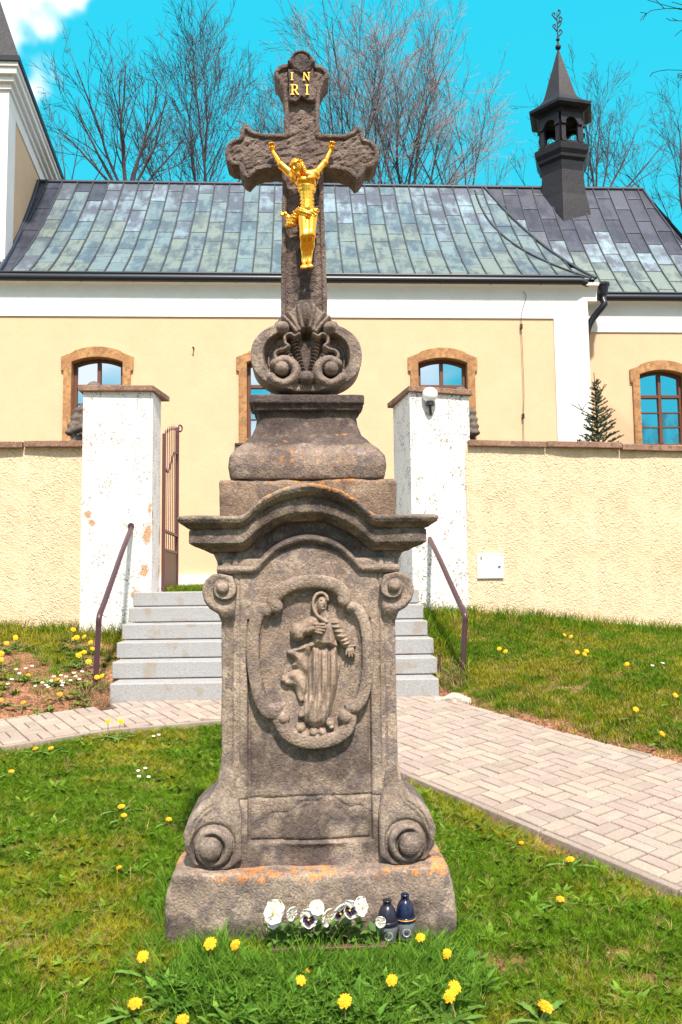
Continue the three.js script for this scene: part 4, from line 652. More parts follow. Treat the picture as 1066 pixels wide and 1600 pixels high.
// ------------------------------------------------------------------ young spruce behind the right wall
{
  const p = atZ(936, 700, -11.2), t = thing('young_spruce', 'small dark green spruce with bare leader shoots behind the right wall', 'spruce', [p.x, 1.42, -11.2]), r = rng(61), w = new Twigs(62), N = [];
  const tip = atZ(930, 582, -11.2).y - 1.42, sc = (atZ(936, 690, -11.2).y - 1.42), top = tip;
  w.cone(V(0, 0, 0), V(0, sc, 0), 0.035, 0.022); w.cone(V(0, sc, 0), V(-0.03, top, 0), 0.02, 0.005);
  const needles = (a, b, den, len) => { const d = b.clone().sub(a), L = d.length(), n = Math.round(L * den); d.normalize(); const s = Math.abs(d.y) < 0.9 ? V(0, 1, 0).cross(d).normalize() : V(1, 0, 0).cross(d).normalize(), q = d.clone().cross(s); for (let k = 0; k < n; k++) { const o = a.clone().addScaledVector(d, L * r()), an = r() * 6.283, e = s.clone().multiplyScalar(Math.cos(an)).addScaledVector(q, Math.sin(an)).addScaledVector(d, 0.7).normalize(), f = e.clone().cross(d).normalize().multiplyScalar(0.0042), g = o.clone().addScaledVector(e, len * (0.7 + 0.5 * r())); N.push(o.x - f.x, o.y - f.y, o.z - f.z, o.x + f.x, o.y + f.y, o.z + f.z, g.x, g.y, g.z); } };
  const branch = (y, L, an, rise, den = 620) => { const a = V(0, y, 0), b = V(Math.cos(an) * L, y + rise * L, Math.sin(an) * L), m = a.clone().lerp(b, 0.5).add(V(0, -0.04 * L, 0)); w.cone(a, m, 0.011, 0.008); w.cone(m, b, 0.008, 0.004); needles(a.clone().lerp(m, 0.3), m, den, 0.024); needles(m, b, den * 1.3, 0.024); for (let k = 0; k < Math.round(L * 14); k++) { const s = 0.25 + 0.7 * r(), o = a.clone().lerp(b, s), e = o.clone().add(V(Math.cos(an + (k % 2 ? 0.9 : -0.9)) * L * 0.35 * (1.1 - s), rise * L * 0.2, Math.sin(an + (k % 2 ? 0.9 : -0.9)) * L * 0.35 * (1.1 - s))); w.cone(o, e, 0.006, 0.003); needles(o, e, den * 1.4, 0.022); } };
  for (let y = 0.4; y < top - 0.15; y += 0.10) { const s = (top - y) / top, n = 9; for (let k = 0; k < n; k++) branch(y + r() * 0.08, clamp(s * 0.84, 0.06, 0.45) * (0.65 + 0.5 * r()), k / n * 6.283 + y * 5 + r() * 0.4, 0.28 + 0.25 * (1 - s)); }
  needles(V(0, sc, 0), V(-0.03, top, 0), 260, 0.02);
  const sh = [[893, 632], [945, 600], [962, 640]]; for (const [u, v] of sh) { const e = atZ(u, v, -11.1).sub(V(p.x, 1.42, -11.2)), a = V(0, Math.min(e.y - 0.18, top * 0.86), 0); w.cone(a, e, 0.01, 0.004); needles(a, e, 330, 0.022); for (const s of [-1, 1]) { const o = a.clone().lerp(e, 0.6), q = o.clone().add(V(s * 0.06, 0.09, 0.02)); w.cone(o, q, 0.005, 0.003); needles(o, q, 420, 0.02); } }
  part('trunk', w.geo(w.A), M.bark, t); if (w.B.length) part('shoots', w.geo(w.B), M.bark, t);
  const g = new THREE.BufferGeometry(); g.setAttribute('position', new THREE.Float32BufferAttribute(N, 3)); g.computeVertexNormals(); g.setAttribute('uv', new THREE.Float32BufferAttribute(new Float32Array(N.length / 3 * 2), 2)); part('crown', g, std({ color: rgb(0.085, 0.125, 0.05), roughness: 0.8 }), t);
}
// ------------------------------------------------------------------ the wayside cross
const O = V(0.037, 0, -3.85);
const Lp = (u, v, z) => atZ(u, v, z).sub(O);
{
  const t = thing('wayside_cross', 'tall weathered sandstone wayside cross with gilded figure on a carved pedestal', 'monument', [O.x, O.y, O.z]);
  const P = (name, g, m = M.stone, parent = t, label) => part(name, boxUV(g, 0.85, name.length * 0.137), m, parent, label);
  const grit = (x, y, z) => fb3(x * 60, y * 60, z * 60, 3), patch = (x, y, z) => fb3(x * 7 + 3, y * 7, z * 7, 4);
  const LICHEN = [2.6, 1.18, 0.22], PALE = [1.75, 1.7, 1.6], DARK = [0.42, 0.41, 0.44];
  const worn = (fl, base = [1, 1, 1], dk = 0) => (x, y, z, nx, ny, nz) => {       // lichen, pale crust and black crust, each with its own ragged outline
    const g = grit(x, y, z), p = patch(x, y, z); let c = base;
    const b = fb3(x * 22, y * 22, z * 22, 4); c = mul(c, 0.60 + 0.8 * b);
    const d = dk ? dk(x, y, z) : 0; if (d > 0) c = mix3(c, [c[0] * DARK[0], c[1] * DARK[1], c[2] * DARK[2]], sstep(0.49, 0.60, p * 0.5 + b * 0.25 + d * 0.38));
    const l = fl ? fl(x, y, z) : 0; if (l > 0) { const k = sstep(0.90, 0.97, g * 0.75 + p * 0.5 + l * 0.25); c = mix3(c, LICHEN, k * 0.6); }
    const q = sstep(0.66, 0.7, fb3(x * 34 + 9, y * 34, z * 34, 3)); return mix3(c, mul(PALE, 0.8), q * 0.22);
  };
  // plinth
  P('plinth', nets([-0.68, 0.68, -0.12, 0.37, -0.24, 0.41], 0.0085, (x, y, z) => {
    const n = (fb3(x * 8, y * 8, z * 8, 4) - 0.5) * 0.035, zf = 0.350 - 0.04 * x * x, hw = 0.600 - 0.03 * sstep(0.15, 0.36, y) - 0.09 * sstep(0.05, -0.2, z);
    return smax(smax(Math.abs(x) - hw, z - zf, 0.045), smax(y - 0.336 - 0.012 * (x / 0.6) * (x / 0.6), -0.19 - z, 0.05), 0.03) + n;
  }, worn((x, y, z) => sstep(0.285, 0.325, y) * 0.95, [1.04, 0.99, 0.95], (x, y) => sstep(0.3, 0.05, y) * 0.75)));
  // pedestal body with sunk panel
  const hwB = (y) => y < 0.8 ? lerp(0.395, 0.374, sstep(0.62, 0.8, y)) : 0.374;
  const panel = (x, y) => { let d = Math.max(Math.abs(x) - 0.264, y - 1.455, 0.43 - y); const cx = Math.abs(x) - 0.264, cy = y - 1.455; return Math.max(d, 0.095 - Math.hypot(cx, cy)); };
  const crackY = (x) => 0.613 + 0.02 * (fb3(x * 9, 3, 1, 3) - 0.5);
  P('pedestal', relief([-0.43, 0.43, 0.29, 1.64, -0.26, 0.30], 0.0055, (x, y) => Math.max(Math.abs(x) - hwB(y) + 0.006 * (fb3(x * 20, y * 20, 1, 2) - 0.5), y - 1.62, 0.305 - y), (x, y) => {
    const ax = Math.abs(x), pd = panel(x, y); let h = 0.25; h -= 0.016 * sstep(0.002, -0.008, pd); h -= 0.010 * Math.exp(-Math.pow((pd + 0.008) / 0.006, 2));
    h -= 0.006 * sstep(0.325, 0.332, ax) * sstep(0.60, 0.64, y); h -= 0.010 * Math.exp(-Math.pow((ax - 0.328) / 0.004, 2)) * sstep(0.66, 0.7, y); h -= 0.010 * Math.exp(-Math.pow((ax - 0.300) / 0.004, 2)) * sstep(0.66, 0.7, y);
    const e = Math.hypot((x - 0.03) / 0.15, (y - 0.47) / 0.105); h += 0.022 * dome(e, 1) * sstep(0.40, 0.44, y);
    h -= 0.008 * Math.exp(-Math.pow((y - crackY(x)) / 0.0045, 2)); h -= 0.006 * Math.exp(-Math.pow((y - 0.613 + 0.35 * Math.abs(x - 0.06) + 0.01 * Math.sin(x * 50) - 0.0) / 0.004, 2)) * (y < 0.61 && y > 0.54 ? 1 : 0);
    return h + 0.006 * (fb3(x * 14, y * 14, 5, 4) - 0.5) + 0.003 * (fb3(x * 70, y * 70, 2, 2) - 0.5);
  }, 0.012, worn(null, [1.08, 1.02, 0.98], (x, y) => 0.85 * Math.exp(-Math.pow((y - 0.78) / 0.17, 2)) * sstep(0.33, 0.2, Math.abs(x)) + 0.5 * sstep(0.62, 0.5, y))));
  // volutes: two at the foot, two at the shoulders
  const scroll = (outline, cD, rD, cB, rB, zf, b, px) => {        // scroll at the foot: flat band with a rolled disc and its boss
    const d0 = polyDist(outline);
    return relief(b, px, d0, (x, y) => {
      const d = d0(x, y), e = Math.hypot(x - cD[0], y - cD[1]), f = Math.hypot(x - cB[0], y - cB[1]), a = Math.atan2(y - cB[1], x - cB[0]); let h = zf - 0.012 - 0.012 * sstep(-0.028, -0.05, d) - 0.008 * Math.exp(-Math.pow((d + 0.03) / 0.004, 2)) * (y > cD[1] - 0.02 ? 1 : 0.3);
      const far = sstep(rD * 1.5, rD * 3.2, e); h = lerp(h, 0.254, far * (y > cD[1] ? 1 : 0.3));
      h -= 0.028 * Math.exp(-Math.pow((e - rD - 0.006) / 0.009, 2)) * (0.45 + 0.55 * sstep(0.6, -0.6, Math.sin(Math.atan2(y - cD[1], x - cD[0]) + 0.5)));
      if (e < rD) h = Math.max(zf - 0.018, zf - 0.02 + 0.036 * Math.pow(dome(e, rD), 0.8));
      const open = 0.15 + 0.85 * sstep(-0.55, 0.25, Math.cos(a - 0.15)); if (e < rD) h -= 0.034 * Math.exp(-Math.pow((f - rB * (1.16 + 0.10 * Math.sin(a))) / 0.008, 2)) * open;
      if (f < rB) h = Math.max(h, zf + 0.004 + 0.026 * dome(f, rB));
      return h + 0.005 * (fb3(x * 20, y * 20, 5, 3) - 0.5);
    }, 0.014, worn(null, [1.0, 0.96, 0.94], (x, y) => y < 0.7 ? 0.4 : 0.2));
  };
  const volute = (outline, c, R, rb, turns, hand, ph, zf, b, px) => {
    const d0 = polyDist(outline), amp = 0.036;
    return (m) => relief(b, px, (x, y) => d0(m * x, y), (x, y) => {
      const dx = m * x - c[0], dy = y - c[1], r = Math.hypot(dx, dy), a = Math.atan2(dy, dx) / 6.28319; let h = zf - amp;
      if (r < R * 1.15) { const s = (r - rb) / (R - rb); if (r > rb) { const f = s * turns - hand * a + ph, fr = f - Math.floor(f); const w = sstep(1.0, 0.93, fr); h += (amp * (0.12 + 0.88 * Math.pow(fr, 0.75)) * w + amp * 0.12 * (1 - w) + 0.016 * (1 - s)) ; } else h += amp * 0.75 + 0.016 + 0.024 * dome(r, rb * 1.05); } else h += amp * 0.75; { const q = sstep(R * 1.05, R * 2.3, r) * (dx * hand > R * 0.15 ? 1 : 1); h = lerp(h, 0.2445, q); }
      return h + 0.005 * (fb3(x * 20, y * 20, 5, 3) - 0.5);
    }, 0.014, worn(null, [1.0, 0.95, 0.93], (x, y) => y < 0.7 ? 0.4 : 0.2));
  };
  {
    const Z = (zx, zy) => { const p = Lp(240 + zx / 2.132, 1180 + zy / 2.132, -3.57); return [p.x, p.y]; };
    const ol = [[228, 40], [222, 92], [192, 128], [182, 150], [150, 172], [118, 208], [99, 262], [105, 322], [135, 365], [190, 386], [250, 380], [292, 350], [292, 200], [268, 60]].map(([a, b]) => Z(a, b)), c = Z(196, 296);
    const g = scroll(ol, Z(200, 305), 0.079, Z(192, 312), 0.043, 0.30, [-0.60, -0.25, 0.29, 0.80, -0.05, 0.36], 0.0048);
    P('volute', g); P('volute_001', mirror(g));
    const Z3 = (zx, zy) => { const p = Lp(260 + zx / 2.317, 740 + zy / 2.317, -3.58); return [p.x, p.y]; };
    const ol3 = [[196, 362], [240, 372], [256, 410], [250, 480], [240, 790], [206, 790], [203, 600], [200, 545], [188, 508], [158, 490], [138, 462], [130, 425], [143, 386], [170, 364]].map(([a, b]) => Z3(a, b)), c3 = Z3(207, 412);
    const v3 = volute(ol3, c3, 0.082, 0.026, 1.1, 1, 0.2, 0.302, [-0.47, -0.28, 1.02, 1.60, -0.05, 0.36], 0.0042); const g3 = v3(1); P('volute_002', g3); P('volute_003', mirror(g3));
  }
  function mirror(g) { const q = g.clone(), p = q.attributes.position, n = q.attributes.normal; for (let i = 0; i < p.count; i++) { p.setX(i, -p.getX(i)); n.setX(i, -n.getX(i)); } const ix = q.index.array; for (let i = 0; i < ix.length; i += 3) { const s = ix[i + 1]; ix[i + 1] = ix[i + 2]; ix[i + 2] = s; } return q; }
  // frieze under the arch
  const arc = (yc, R) => (x) => Math.abs(x) < R ? yc + Math.sqrt(R * R - x * x) : -9;
  const a2 = ((f) => (x) => smax(1.578, f(x), 0.03))(arc(1.457, 0.25)), aT = ((f) => (x) => smax(1.80, f(x), 0.035))(arc(1.592, 0.341));
  P('frieze', relief([-0.5, 0.5, 1.53, 1.86, -0.27, 0.31], 0.0055, (x, y) => Math.max(Math.abs(x) - lerp(0.392, 0.45, Math.pow(sstep(1.56, 1.72, y), 1.5)), y - aT(x) + 0.05, 1.545 - y), (x, y) => { const d = y - a2(x); let h = 0.25 - 0.045 * sstep(0.0, 0.02, d) + 0.028 * dome(Math.abs(d), 0.024); h -= 0.008 * Math.exp(-Math.pow((d + 0.03) / 0.005, 2)); return h + 0.005 * (fb3(x * 16, y * 16, 5, 4) - 0.5); }, 0.01, worn(null, [0.95, 0.9, 0.9], (x, y) => sstep(1.6, 1.7, y) * 0.8)));
  // cornice: flat, arched in the middle
  const cp = (d) => d > -0.028 ? 0.105 - 0.012 * Math.pow((d + 0.014) / 0.014, 2) : d > -0.052 ? lerp(0.068, 0.098, sstep(-0.052, -0.028, d)) : d > -0.060 ? 0.05 : d > -0.118 ? 0.058 : lerp(-0.01, 0.05, sstep(-0.15, -0.118, d));
  P('cornice', nets([-0.60, 0.60, 1.62, 1.97, -0.30, 0.39], 0.0065, (x, y, z) => { const d = y - aT(x), p = cp(d), n = (fb3(x * 13, y * 13, z * 13, 3) - 0.5) * 0.014; return Math.max(z - 0.25 - p, (Math.abs(x) - 0.448 - p), d, -(d + 0.15), -0.26 - p - z) + n; }, worn((x, y, z) => sstep(0.035, -0.0, aT(x) - y) * (0.35 + 0.65 * sstep(1.82, 1.9, y)), [0.88, 0.84, 0.8], (x, y) => 0.35)));
  // block and bell-shaped base of the cross
  const rb = (hx, hz, y0, y1, k, am) => (x, y, z) => smax(smax(Math.abs(x) - hx, Math.abs(z) - hz, k), smax(y - y1, y0 - y, k), k) + (fb3(x * 10, y * 10, z * 10, 4) - 0.5) * am;
  P('block', nets([-0.43, 0.43, 1.77, 2.0, -0.24, 0.24], 0.009, rb(0.392, 0.2, 1.78, 1.972, 0.02, 0.02), worn((x, y) => sstep(1.93, 1.97, y) * 0.85, [0.85, 0.72, 0.62], () => 0.2)));
  const bw = (y) => { const K = [[1.96, 0.335], [1.985, 0.346], [2.03, 0.353], [2.075, 0.348], [2.11, 0.325], [2.15, 0.285], [2.19, 0.251], [2.24, 0.233], [2.28, 0.229], [2.32, 0.236]]; for (let i = 0; i + 1 < K.length; i++) if (y <= K[i + 1][0]) return lerp(K[i][1], K[i + 1][1], sstep(K[i][0], K[i + 1][0], y) * 0.35 + 0.65 * clamp((y - K[i][0]) / (K[i + 1][0] - K[i][0]))); return 0.236; };
  P('bell_base', nets([-0.38, 0.38, 1.95, 2.32, -0.24, 0.25], 0.008, (x, y, z) => Math.max(smax(Math.abs(x) - bw(y), Math.abs(z) - bw(y) + 0.14, 0.05), y - 2.305, 1.972 - y) + (fb3(x * 9, y * 9, z * 9, 4) - 0.5) * 0.014, worn((x, y) => 0.62 * Math.exp(-Math.pow((y - 2.06) / 0.05, 2)) * sstep(0.34, 0.2, Math.abs(x)), [0.88, 0.8, 0.78], (x, y) => sstep(2.1, 2.18, y) * 0.9 + 0.15)));
  P('bell_cap', nets([-0.29, 0.29, 2.28, 2.39, -0.17, 0.17], 0.006, (x, y, z) => { const o = y > 2.323 ? 0 : -0.018; return Math.max(smax(Math.abs(x) - 0.264 - o, Math.abs(z) - 0.135 - o, 0.03), Math.abs(y - 2.345) - 0.022 > 0 && y > 2.33 ? Math.abs(y - 2.345) - 0.022 : y - 2.367, 2.297 - y) + (fb3(x * 12, y * 12, z * 12, 3) - 0.5) * 0.01; }, worn(null, [0.8, 0.76, 0.8], (x, y) => 0.8)));
  // shell ornament between two scrolls
  {
    const Z = (zx, zy) => { const p = Lp(380 + zx / 5.33, 460 + zy / 5.33, -3.76); return [p.x, p.y]; }, q = 1 / 5.33 * 0.00296, cy = Z(540, 510)[1], mir = (zx, zy) => { const p = Z(540 + zx, zy), c = Z(540, zy); return [p[0] - c[0], p[1]]; };
    const ry = Z(540, 222)[1] - cy, ball1 = mir(195, 282), ball2 = mir(205, 620), base = mir(0, 692), tipY = Z(540, 62)[1];
    const spiral = spline2([[300, 690], [262, 720], [190, 742], [110, 700], [90, 640], [120, 575], [190, 545], [255, 575]].map(([a, b]) => mir(a, b)), 40);
    const inner1 = spline2([[200, 330], [262, 370], [318, 440], [335, 540], [322, 600]].map(([a, b]) => mir(a, b)), 20), inner2 = spline2([[262, 390], [292, 450], [302, 530], [298, 590]].map(([a, b]) => mir(a, b)), 20);
    const ribs = [[[28, 640], [60, 520], [88, 420], [98, 350]], [[40, 650], [105, 560], [160, 480], [200, 440]]].map((P2) => spline2(P2.map(([a, b]) => mir(a, b)), 20));
    const lip = spline2([[60, 330], [100, 352], [130, 330], [178, 352], [175, 410], [150, 430], [195, 460], [235, 470], [262, 500], [255, 545]].map(([a, b]) => mir(a, b)), 40);
    const leafs = [[[30, 268], [52, 160], [62, 90]], [[62, 290], [105, 210], [150, 150]], [[85, 300], [140, 230], [195, 175]]].map((P2) => spline2(P2.map(([a, b]) => mir(a, b)), 12));
    const d2 = (x, y) => { const ax = Math.abs(x), e = (Math.pow(Math.pow(ax / 0.256, 2.35) + Math.pow(Math.abs(y - cy) / (ry * 1.0), 2.35), 1 / 2.35) - 1) * 0.15; let d = Math.max(e, 2.366 - y); const up = Math.max(ax - lerp(0.15, 0.03, sstep(2.69, 2.84, y)), y - 2.835, 2.6 - y); return Math.min(d, up); };
    P('shell_ornament', relief([-0.29, 0.29, 2.35, 2.88, -0.09, 0.155], 0.0036, d2, (x, y) => {
      const up = (h0, b0, k0, d0, m0 = 1) => d0 > 0 ? Math.max(h0, b0 + k0 * d0 * m0) : h0; const ax = Math.abs(x), e = Math.pow(Math.pow(ax / 0.256, 2.35) + Math.pow(Math.abs(y - cy) / ry, 2.35), 1 / 2.35); let h = 0.072;
      if (y > cy + ry * 0.98) h = 0.058; else h += 0.026 * sstep(0.76, 0.79, e) * (1 - sstep(ball1[0] + 0.012, ball1[0] - 0.008, ax) * sstep(cy, cy + 0.05, y)) * (1 - sstep(0.075, 0.05, ax) * sstep(cy, cy - 0.05, y)) - 0.020 * sstep(ball1[0] + 0.005, ball1[0] - 0.012, ax) * sstep(cy, cy + 0.05, y) - 0.022 * sstep(0.78, 0.75, e) * sstep(0.3, 0.7, e) - 0.014 * sstep(0.7, 0.6, e);
      h -= 0.022 * (Math.exp(-Math.pow(line2(ax, y, inner1) / 0.006, 2)) + 0.9 * Math.exp(-Math.pow(line2(ax, y, inner2) / 0.006, 2)));
      const shellD = Math.hypot(ax / 0.11, (y - 2.545) / 0.15); if (shellD < 1.05 && y > base[1] - 0.01) h = Math.min(h, 0.062 - 0.034 * sstep(1.05, 0.7, shellD));
      for (const R of ribs) { let s = line2(ax, y, R), dx = ax - base[0], dy = y - base[1], rr = Math.hypot(dx, dy); const w = 0.010 + rr * 0.07; h = up(h, 0.030, 0.056, dome(s, w), 0.68 + 0.32 * Math.sin(rr * 380)); }
      for (const R of leafs) h = up(h, 0.05, 0.042, dome(line2(ax, y, R), 0.013));
      h = up(h, 0.05, 0.058, dome(Math.hypot(x / 0.030, (y - (tipY - 0.055)) / 0.062), 1)); h -= 0.01 * Math.exp(-Math.pow(x / 0.004, 2)) * (y > 2.7 && y < 2.8 ? 1 : 0);
      h = up(h, 0.055, 0.052, dome(line2(ax, y, lip), 0.011));
      h -= 0.05 * dome(Math.hypot(x / 0.028, (y - Z(540, 312)[1]) / 0.026), 1);
      h = up(h, 0.06, 0.056, dome(line2(ax, y, spiral), 0.027)); h = up(h, 0.085, 0.047, dome(Math.hypot(ax - ball2[0], y - ball2[1]), 0.034)); h = up(h, 0.09, 0.042, dome(Math.hypot(ax - ball1[0], y - ball1[1]), 0.03)); h = up(h, 0.07, 0.055, dome(Math.hypot(x, y - base[1]), 0.034));
      return h + 0.004 * (fb3(x * 30, y * 30, 5, 3) - 0.5);
    }, 0.006, worn(null, [0.92, 0.86, 0.84], (x, y) => 0.55 * Math.exp(-Math.pow(x / 0.06, 2)))), M.stone);
  }
  // the cross itself
  const yOf = (v) => Lp(472, v, -3.8).y, K = 0.000857;
  const half = [[0, 68], [40, 78], [66, 102], [76, 140], [105, 144], [138, 158], [157, 185], [154, 206], [126, 238], [109, 285], [101, 340], [98, 400], [98, 526], [164, 527], [234, 524], [280, 508], [306, 476], [328, 482], [344, 508], [350, 546], [394, 560], [424, 598], [431, 642], [419, 680], [390, 706], [352, 710], [343, 742], [320, 772], [297, 783], [276, 755], [252, 734], [204, 723], [112, 721], [118, 1000], [125, 1330], [126, 1530], [150, 1580], [152, 2000]].map(([dx, Y]) => [dx * K, yOf(60 + Y / 3.553)]);
  const outl = [...half, ...half.slice(1).reverse().map(([x, y]) => [-x, y])], dc = polyDist(outl), lean = 0.0034;
  const crossG = relief([-0.39, 0.39, 2.36, 4.10, -0.10, 0.085], 0.0052, (x, y) => dc(x, y) + 0.008 * (fb3(x * 22, y * 22, 3, 3) - 0.5), (x, y) => { const d = dc(x, y); let h = 0.05; const low = sstep(2.9, 3.4, y); h -= 0.010 * sstep(-0.018, -0.025, d) + 0.006 * Math.exp(-Math.pow((d + 0.026) / 0.004, 2)); h -= 0.05 * sstep(2.72, 2.66, y); if (d < -0.024) { const ch = fb3(x * 42 + 3 * fb3(x * 9, y * 9, 1, 2), y * 95 - x * 26, 2, 3); h += (0.016 * (ch - 0.5)) * (0.6 + 0.6 * low); } return h + 0.005 * (fb3(x * 45, y * 45, 7, 2) - 0.5); }, 0.008, worn(null, [1, 0.95, 0.95], (x, y) => 0.25 + 0.9 * Math.exp(-Math.pow((y - 2.98) / 0.09, 2)) * sstep(0.07, 0.03, Math.abs(x)))).rotateZ(lean);
  const cross = P('cross', crossG, M.cross);
  // title board with its gilded letters
  {
    const Z = (zx, zy) => { const p = Lp(330 + zx / 3.553, 60 + zy / 3.553, -3.78); return [p.x, p.y]; }, sh = polyDist([[428, 168], [460, 172], [498, 196], [540, 172], [566, 162], [570, 240], [578, 335], [566, 346], [540, 345], [518, 330], [501, 318], [488, 340], [468, 352], [440, 345], [433, 330], [432, 240]].map((p) => Z(...p))), c = Z(502, 128), e = Z(498, 192);
    P('title_board', relief([-0.1, 0.09, 3.74, 4.07, 0.0, 0.11], 0.0034, (x, y) => Math.min(sh(x, y), Math.hypot(x - c[0], y - c[1]) - 0.052, Math.max(Math.abs(x - c[0]) * 0.8 + (c[1] - y) * 0.8 - 0.055, y - c[1])), (x, y) => { const d = Math.hypot(x - c[0], y - c[1]); let h = 0.072; if (d < 0.06) h = 0.07 + 0.012 * sstep(0.036, 0.042, d) + 0.012 * dome(d, 0.038); if (y < c[1]) h = Math.max(h, 0.085 * (Math.abs(x - c[0]) * 0.8 + (c[1] - y) * 0.8 < 0.055 ? 1 : 0)); return h + 0.004 * (fb3(x * 40, y * 40, 4, 3) - 0.5) + 0.004 * Math.sin((y - 3.8) * 60) * 0.4; }, 0.006, worn(null, [0.85, 0.8, 0.82], () => 0.3)), M.cross);
    const font = await new FontLoader().loadAsync('fonts/droid/droid_serif_regular.typeface.json');
    const letter = (ch, zx, zy, H2, n) => { const g = new TextGeometry(ch, { font, size: 0.034, depth: 0.006, curveSegments: 6, bevelEnabled: true, bevelThickness: 0.0015, bevelSize: -0.0008, bevelSegments: 1 }); g.computeBoundingBox(); const b = g.boundingBox, p = Z(zx, zy), s = H2 / (b.max.y - b.min.y); g.translate(-(b.max.x + b.min.x) / 2, -(b.max.y + b.min.y) / 2, 0).scale(s * 0.92, s, 1).translate(p[0], p[1], 0.073); part('gilt_letter' + (n ? '_00' + n : ''), g, M.goldPaint, cross); };
    letter('I', 449, 217, 0.038, 0); letter('N', 529, 217, 0.041, 1); letter('R', 465, 290, 0.052, 2); letter('I', 533, 291, 0.05, 3);
  }
  // oval cartouche with curled frame
  const C7 = (zx, zy) => { const p = Lp(380 + zx / 5.076, 890 + zy / 5.076, -3.6); return [p.x, p.y]; }, q7 = 0.000532;
  {
    const mid = C7(530, 736), top = spline2([[262, 290], [240, 240], [300, 165], [430, 105], [590, 92], [730, 125], [800, 190], [800, 232]].map((p) => C7(...p)), 50), left = spline2([[185, 315], [130, 330], [88, 450], [75, 620], [92, 820], [130, 1000], [190, 1110], [250, 1130]].map((p) => C7(...p)), 50), right = spline2([[862, 292], [920, 330], [972, 460], [990, 640], [985, 820], [955, 980], [905, 1070], [855, 1085]].map((p) => C7(...p)), 50), bot = spline2([[290, 1190], [350, 1290], [450, 1350], [580, 1365], [720, 1335], [815, 1270], [850, 1190]].map((p) => C7(...p)), 50);
    const balls = [[262, 285, 54], [178, 325, 38], [796, 238, 46], [870, 298, 44], [270, 1105, 44], [318, 1172, 52], [815, 1165, 60], [858, 1095, 42]].map(([a, b, r]) => [...C7(a, b), r * q7]);
    const R = [0.247, 0.350], ov = (x, y) => { const dx = (x - mid[0]) / R[0], dy = (y - mid[1]) / R[1]; return Math.pow(Math.pow(Math.abs(dx), 2.25) + Math.pow(Math.abs(dy), 2.25), 1 / 2.25); };
    const g = relief([-0.31, 0.31, 0.76, 1.56, 0.16, 0.305], 0.0042, (x, y) => { let d = (ov(x, y) - 1) * 0.25; d = Math.max(d, -(Math.max(Math.abs(x - mid[0]) - 0.16, mid[1] - 0.19 - y > 0 ? 0 : 1) > 0 ? 9 : -9) * 0 - 9); for (const [bx, by, r] of balls) d = Math.min(d, Math.hypot(x - bx, y - by) - r); d = Math.min(d, line2(x, y, top) - 0.028, line2(x, y, left) - 0.026, line2(x, y, right) - 0.024, line2(x, y, bot) - 0.026); return d; }, (x, y) => {
      const o = ov(x, y); let h = 0.254 - 0.010 * sstep(0.9, 0.86, o) - 0.012 * sstep(0.9, 0.3, o);
      const band = (L, w, k) => { const d = line2(x, y, L); return d < w ? 0.256 + k * (0.6 + 0.4 * dome(d, w)) : 0; };
      h = Math.max(h, band(top, 0.03, 0.040), band(left, 0.029, 0.036), band(right, 0.026, 0.030), band(bot, 0.029, 0.030));
      for (const [bx, by, r] of balls) { const d = Math.hypot(x - bx, y - by); if (d < r) h = Math.max(h, 0.262 + (0.6 * r + 0.018) * dome(d, r) + 0.002 * Math.sin(d * 600)); }
      return h + 0.004 * (fb3(x * 28, y * 28, 5, 3) - 0.5);
    }, 0.006, worn(null, [1.06, 1.0, 0.96], (x, y) => 0.1));
    P('cartouche', g);
  }
  // standing robed figure in relief
  {
    const p = (a) => polyDist(a.map((k) => C7(...k))), skirt = p([[532, 600], [745, 612], [772, 760], [758, 900], [722, 1060], [690, 1180], [650, 1225], [600, 1252], [540, 1248], [490, 1215], [448, 1140], [478, 1050], [498, 900], [510, 750]]), torso = p([[556, 420], [610, 385], [690, 385], [735, 430], [755, 612], [700, 630], [620, 628], [535, 602]]), cape = p([[600, 520], [440, 620], [345, 640], [340, 670], [410, 712], [385, 760], [420, 790], [310, 842], [296, 880], [340, 915], [400, 930], [430, 1010], [450, 1050], [492, 1050], [520, 900], [540, 640]]);
    const capP = (a, b, r0, r1) => { const A = C7(...a), B = C7(...b); return (x, y) => { const [d, t] = seg2(x, y, A[0], A[1], B[0], B[1]); return dome(d, lerp(r0, r1, t) * q7); }; };
    const upL = capP([565, 410], [455, 480], 52, 60), foL = capP([425, 490], [560, 470], 55, 42), upR = capP([722, 430], [775, 520], 46, 48), foR = capP([775, 520], [815, 585], 46, 40), palmL = capP([565, 465], [600, 455], 30, 26), palmR = capP([818, 600], [845, 625], 24, 28);
    const fl = [[575, 430, 640, 432], [580, 450, 648, 454], [580, 470, 640, 478], [578, 488, 622, 500]].map(([a, b, c, d]) => capP([a, b], [c, d], 13, 10)), fr = [[822, 630, 815, 672], [838, 632, 838, 688], [854, 628, 862, 688], [866, 620, 880, 670], [845, 605, 888, 600]].map(([a, b, c, d]) => capP([a, b], [c, d], 12, 9));
    const veil = capP([606, 262], [612, 270], 68, 68), veil2 = capP([570, 250], [585, 330], 34, 30), veil3 = capP([580, 330], [655, 405], 26, 20), neck = capP([630, 320], [645, 385], 32, 46), shawl = capP([560, 590], [410, 640], 26, 20), cuff = capP([430, 470], [440, 520], 50, 52);
    const feet = [[690, 1212, 36], [700, 1240, 26], [460, 1150, 26], [628, 1285, 34], [455, 1250, 44], [412, 1290, 36], [488, 1312, 44], [560, 1285, 36], [640, 1322, 40], [590, 1330, 32], [440, 1320, 30]].map(([a, b, r]) => [...C7(a, b), r * q7]);
    const VEIL = spline2([[668, 240], [655, 205], [620, 186], [580, 200], [556, 250], [560, 310], [585, 360], [625, 392], [662, 412]].map((k) => C7(...k)), 40);
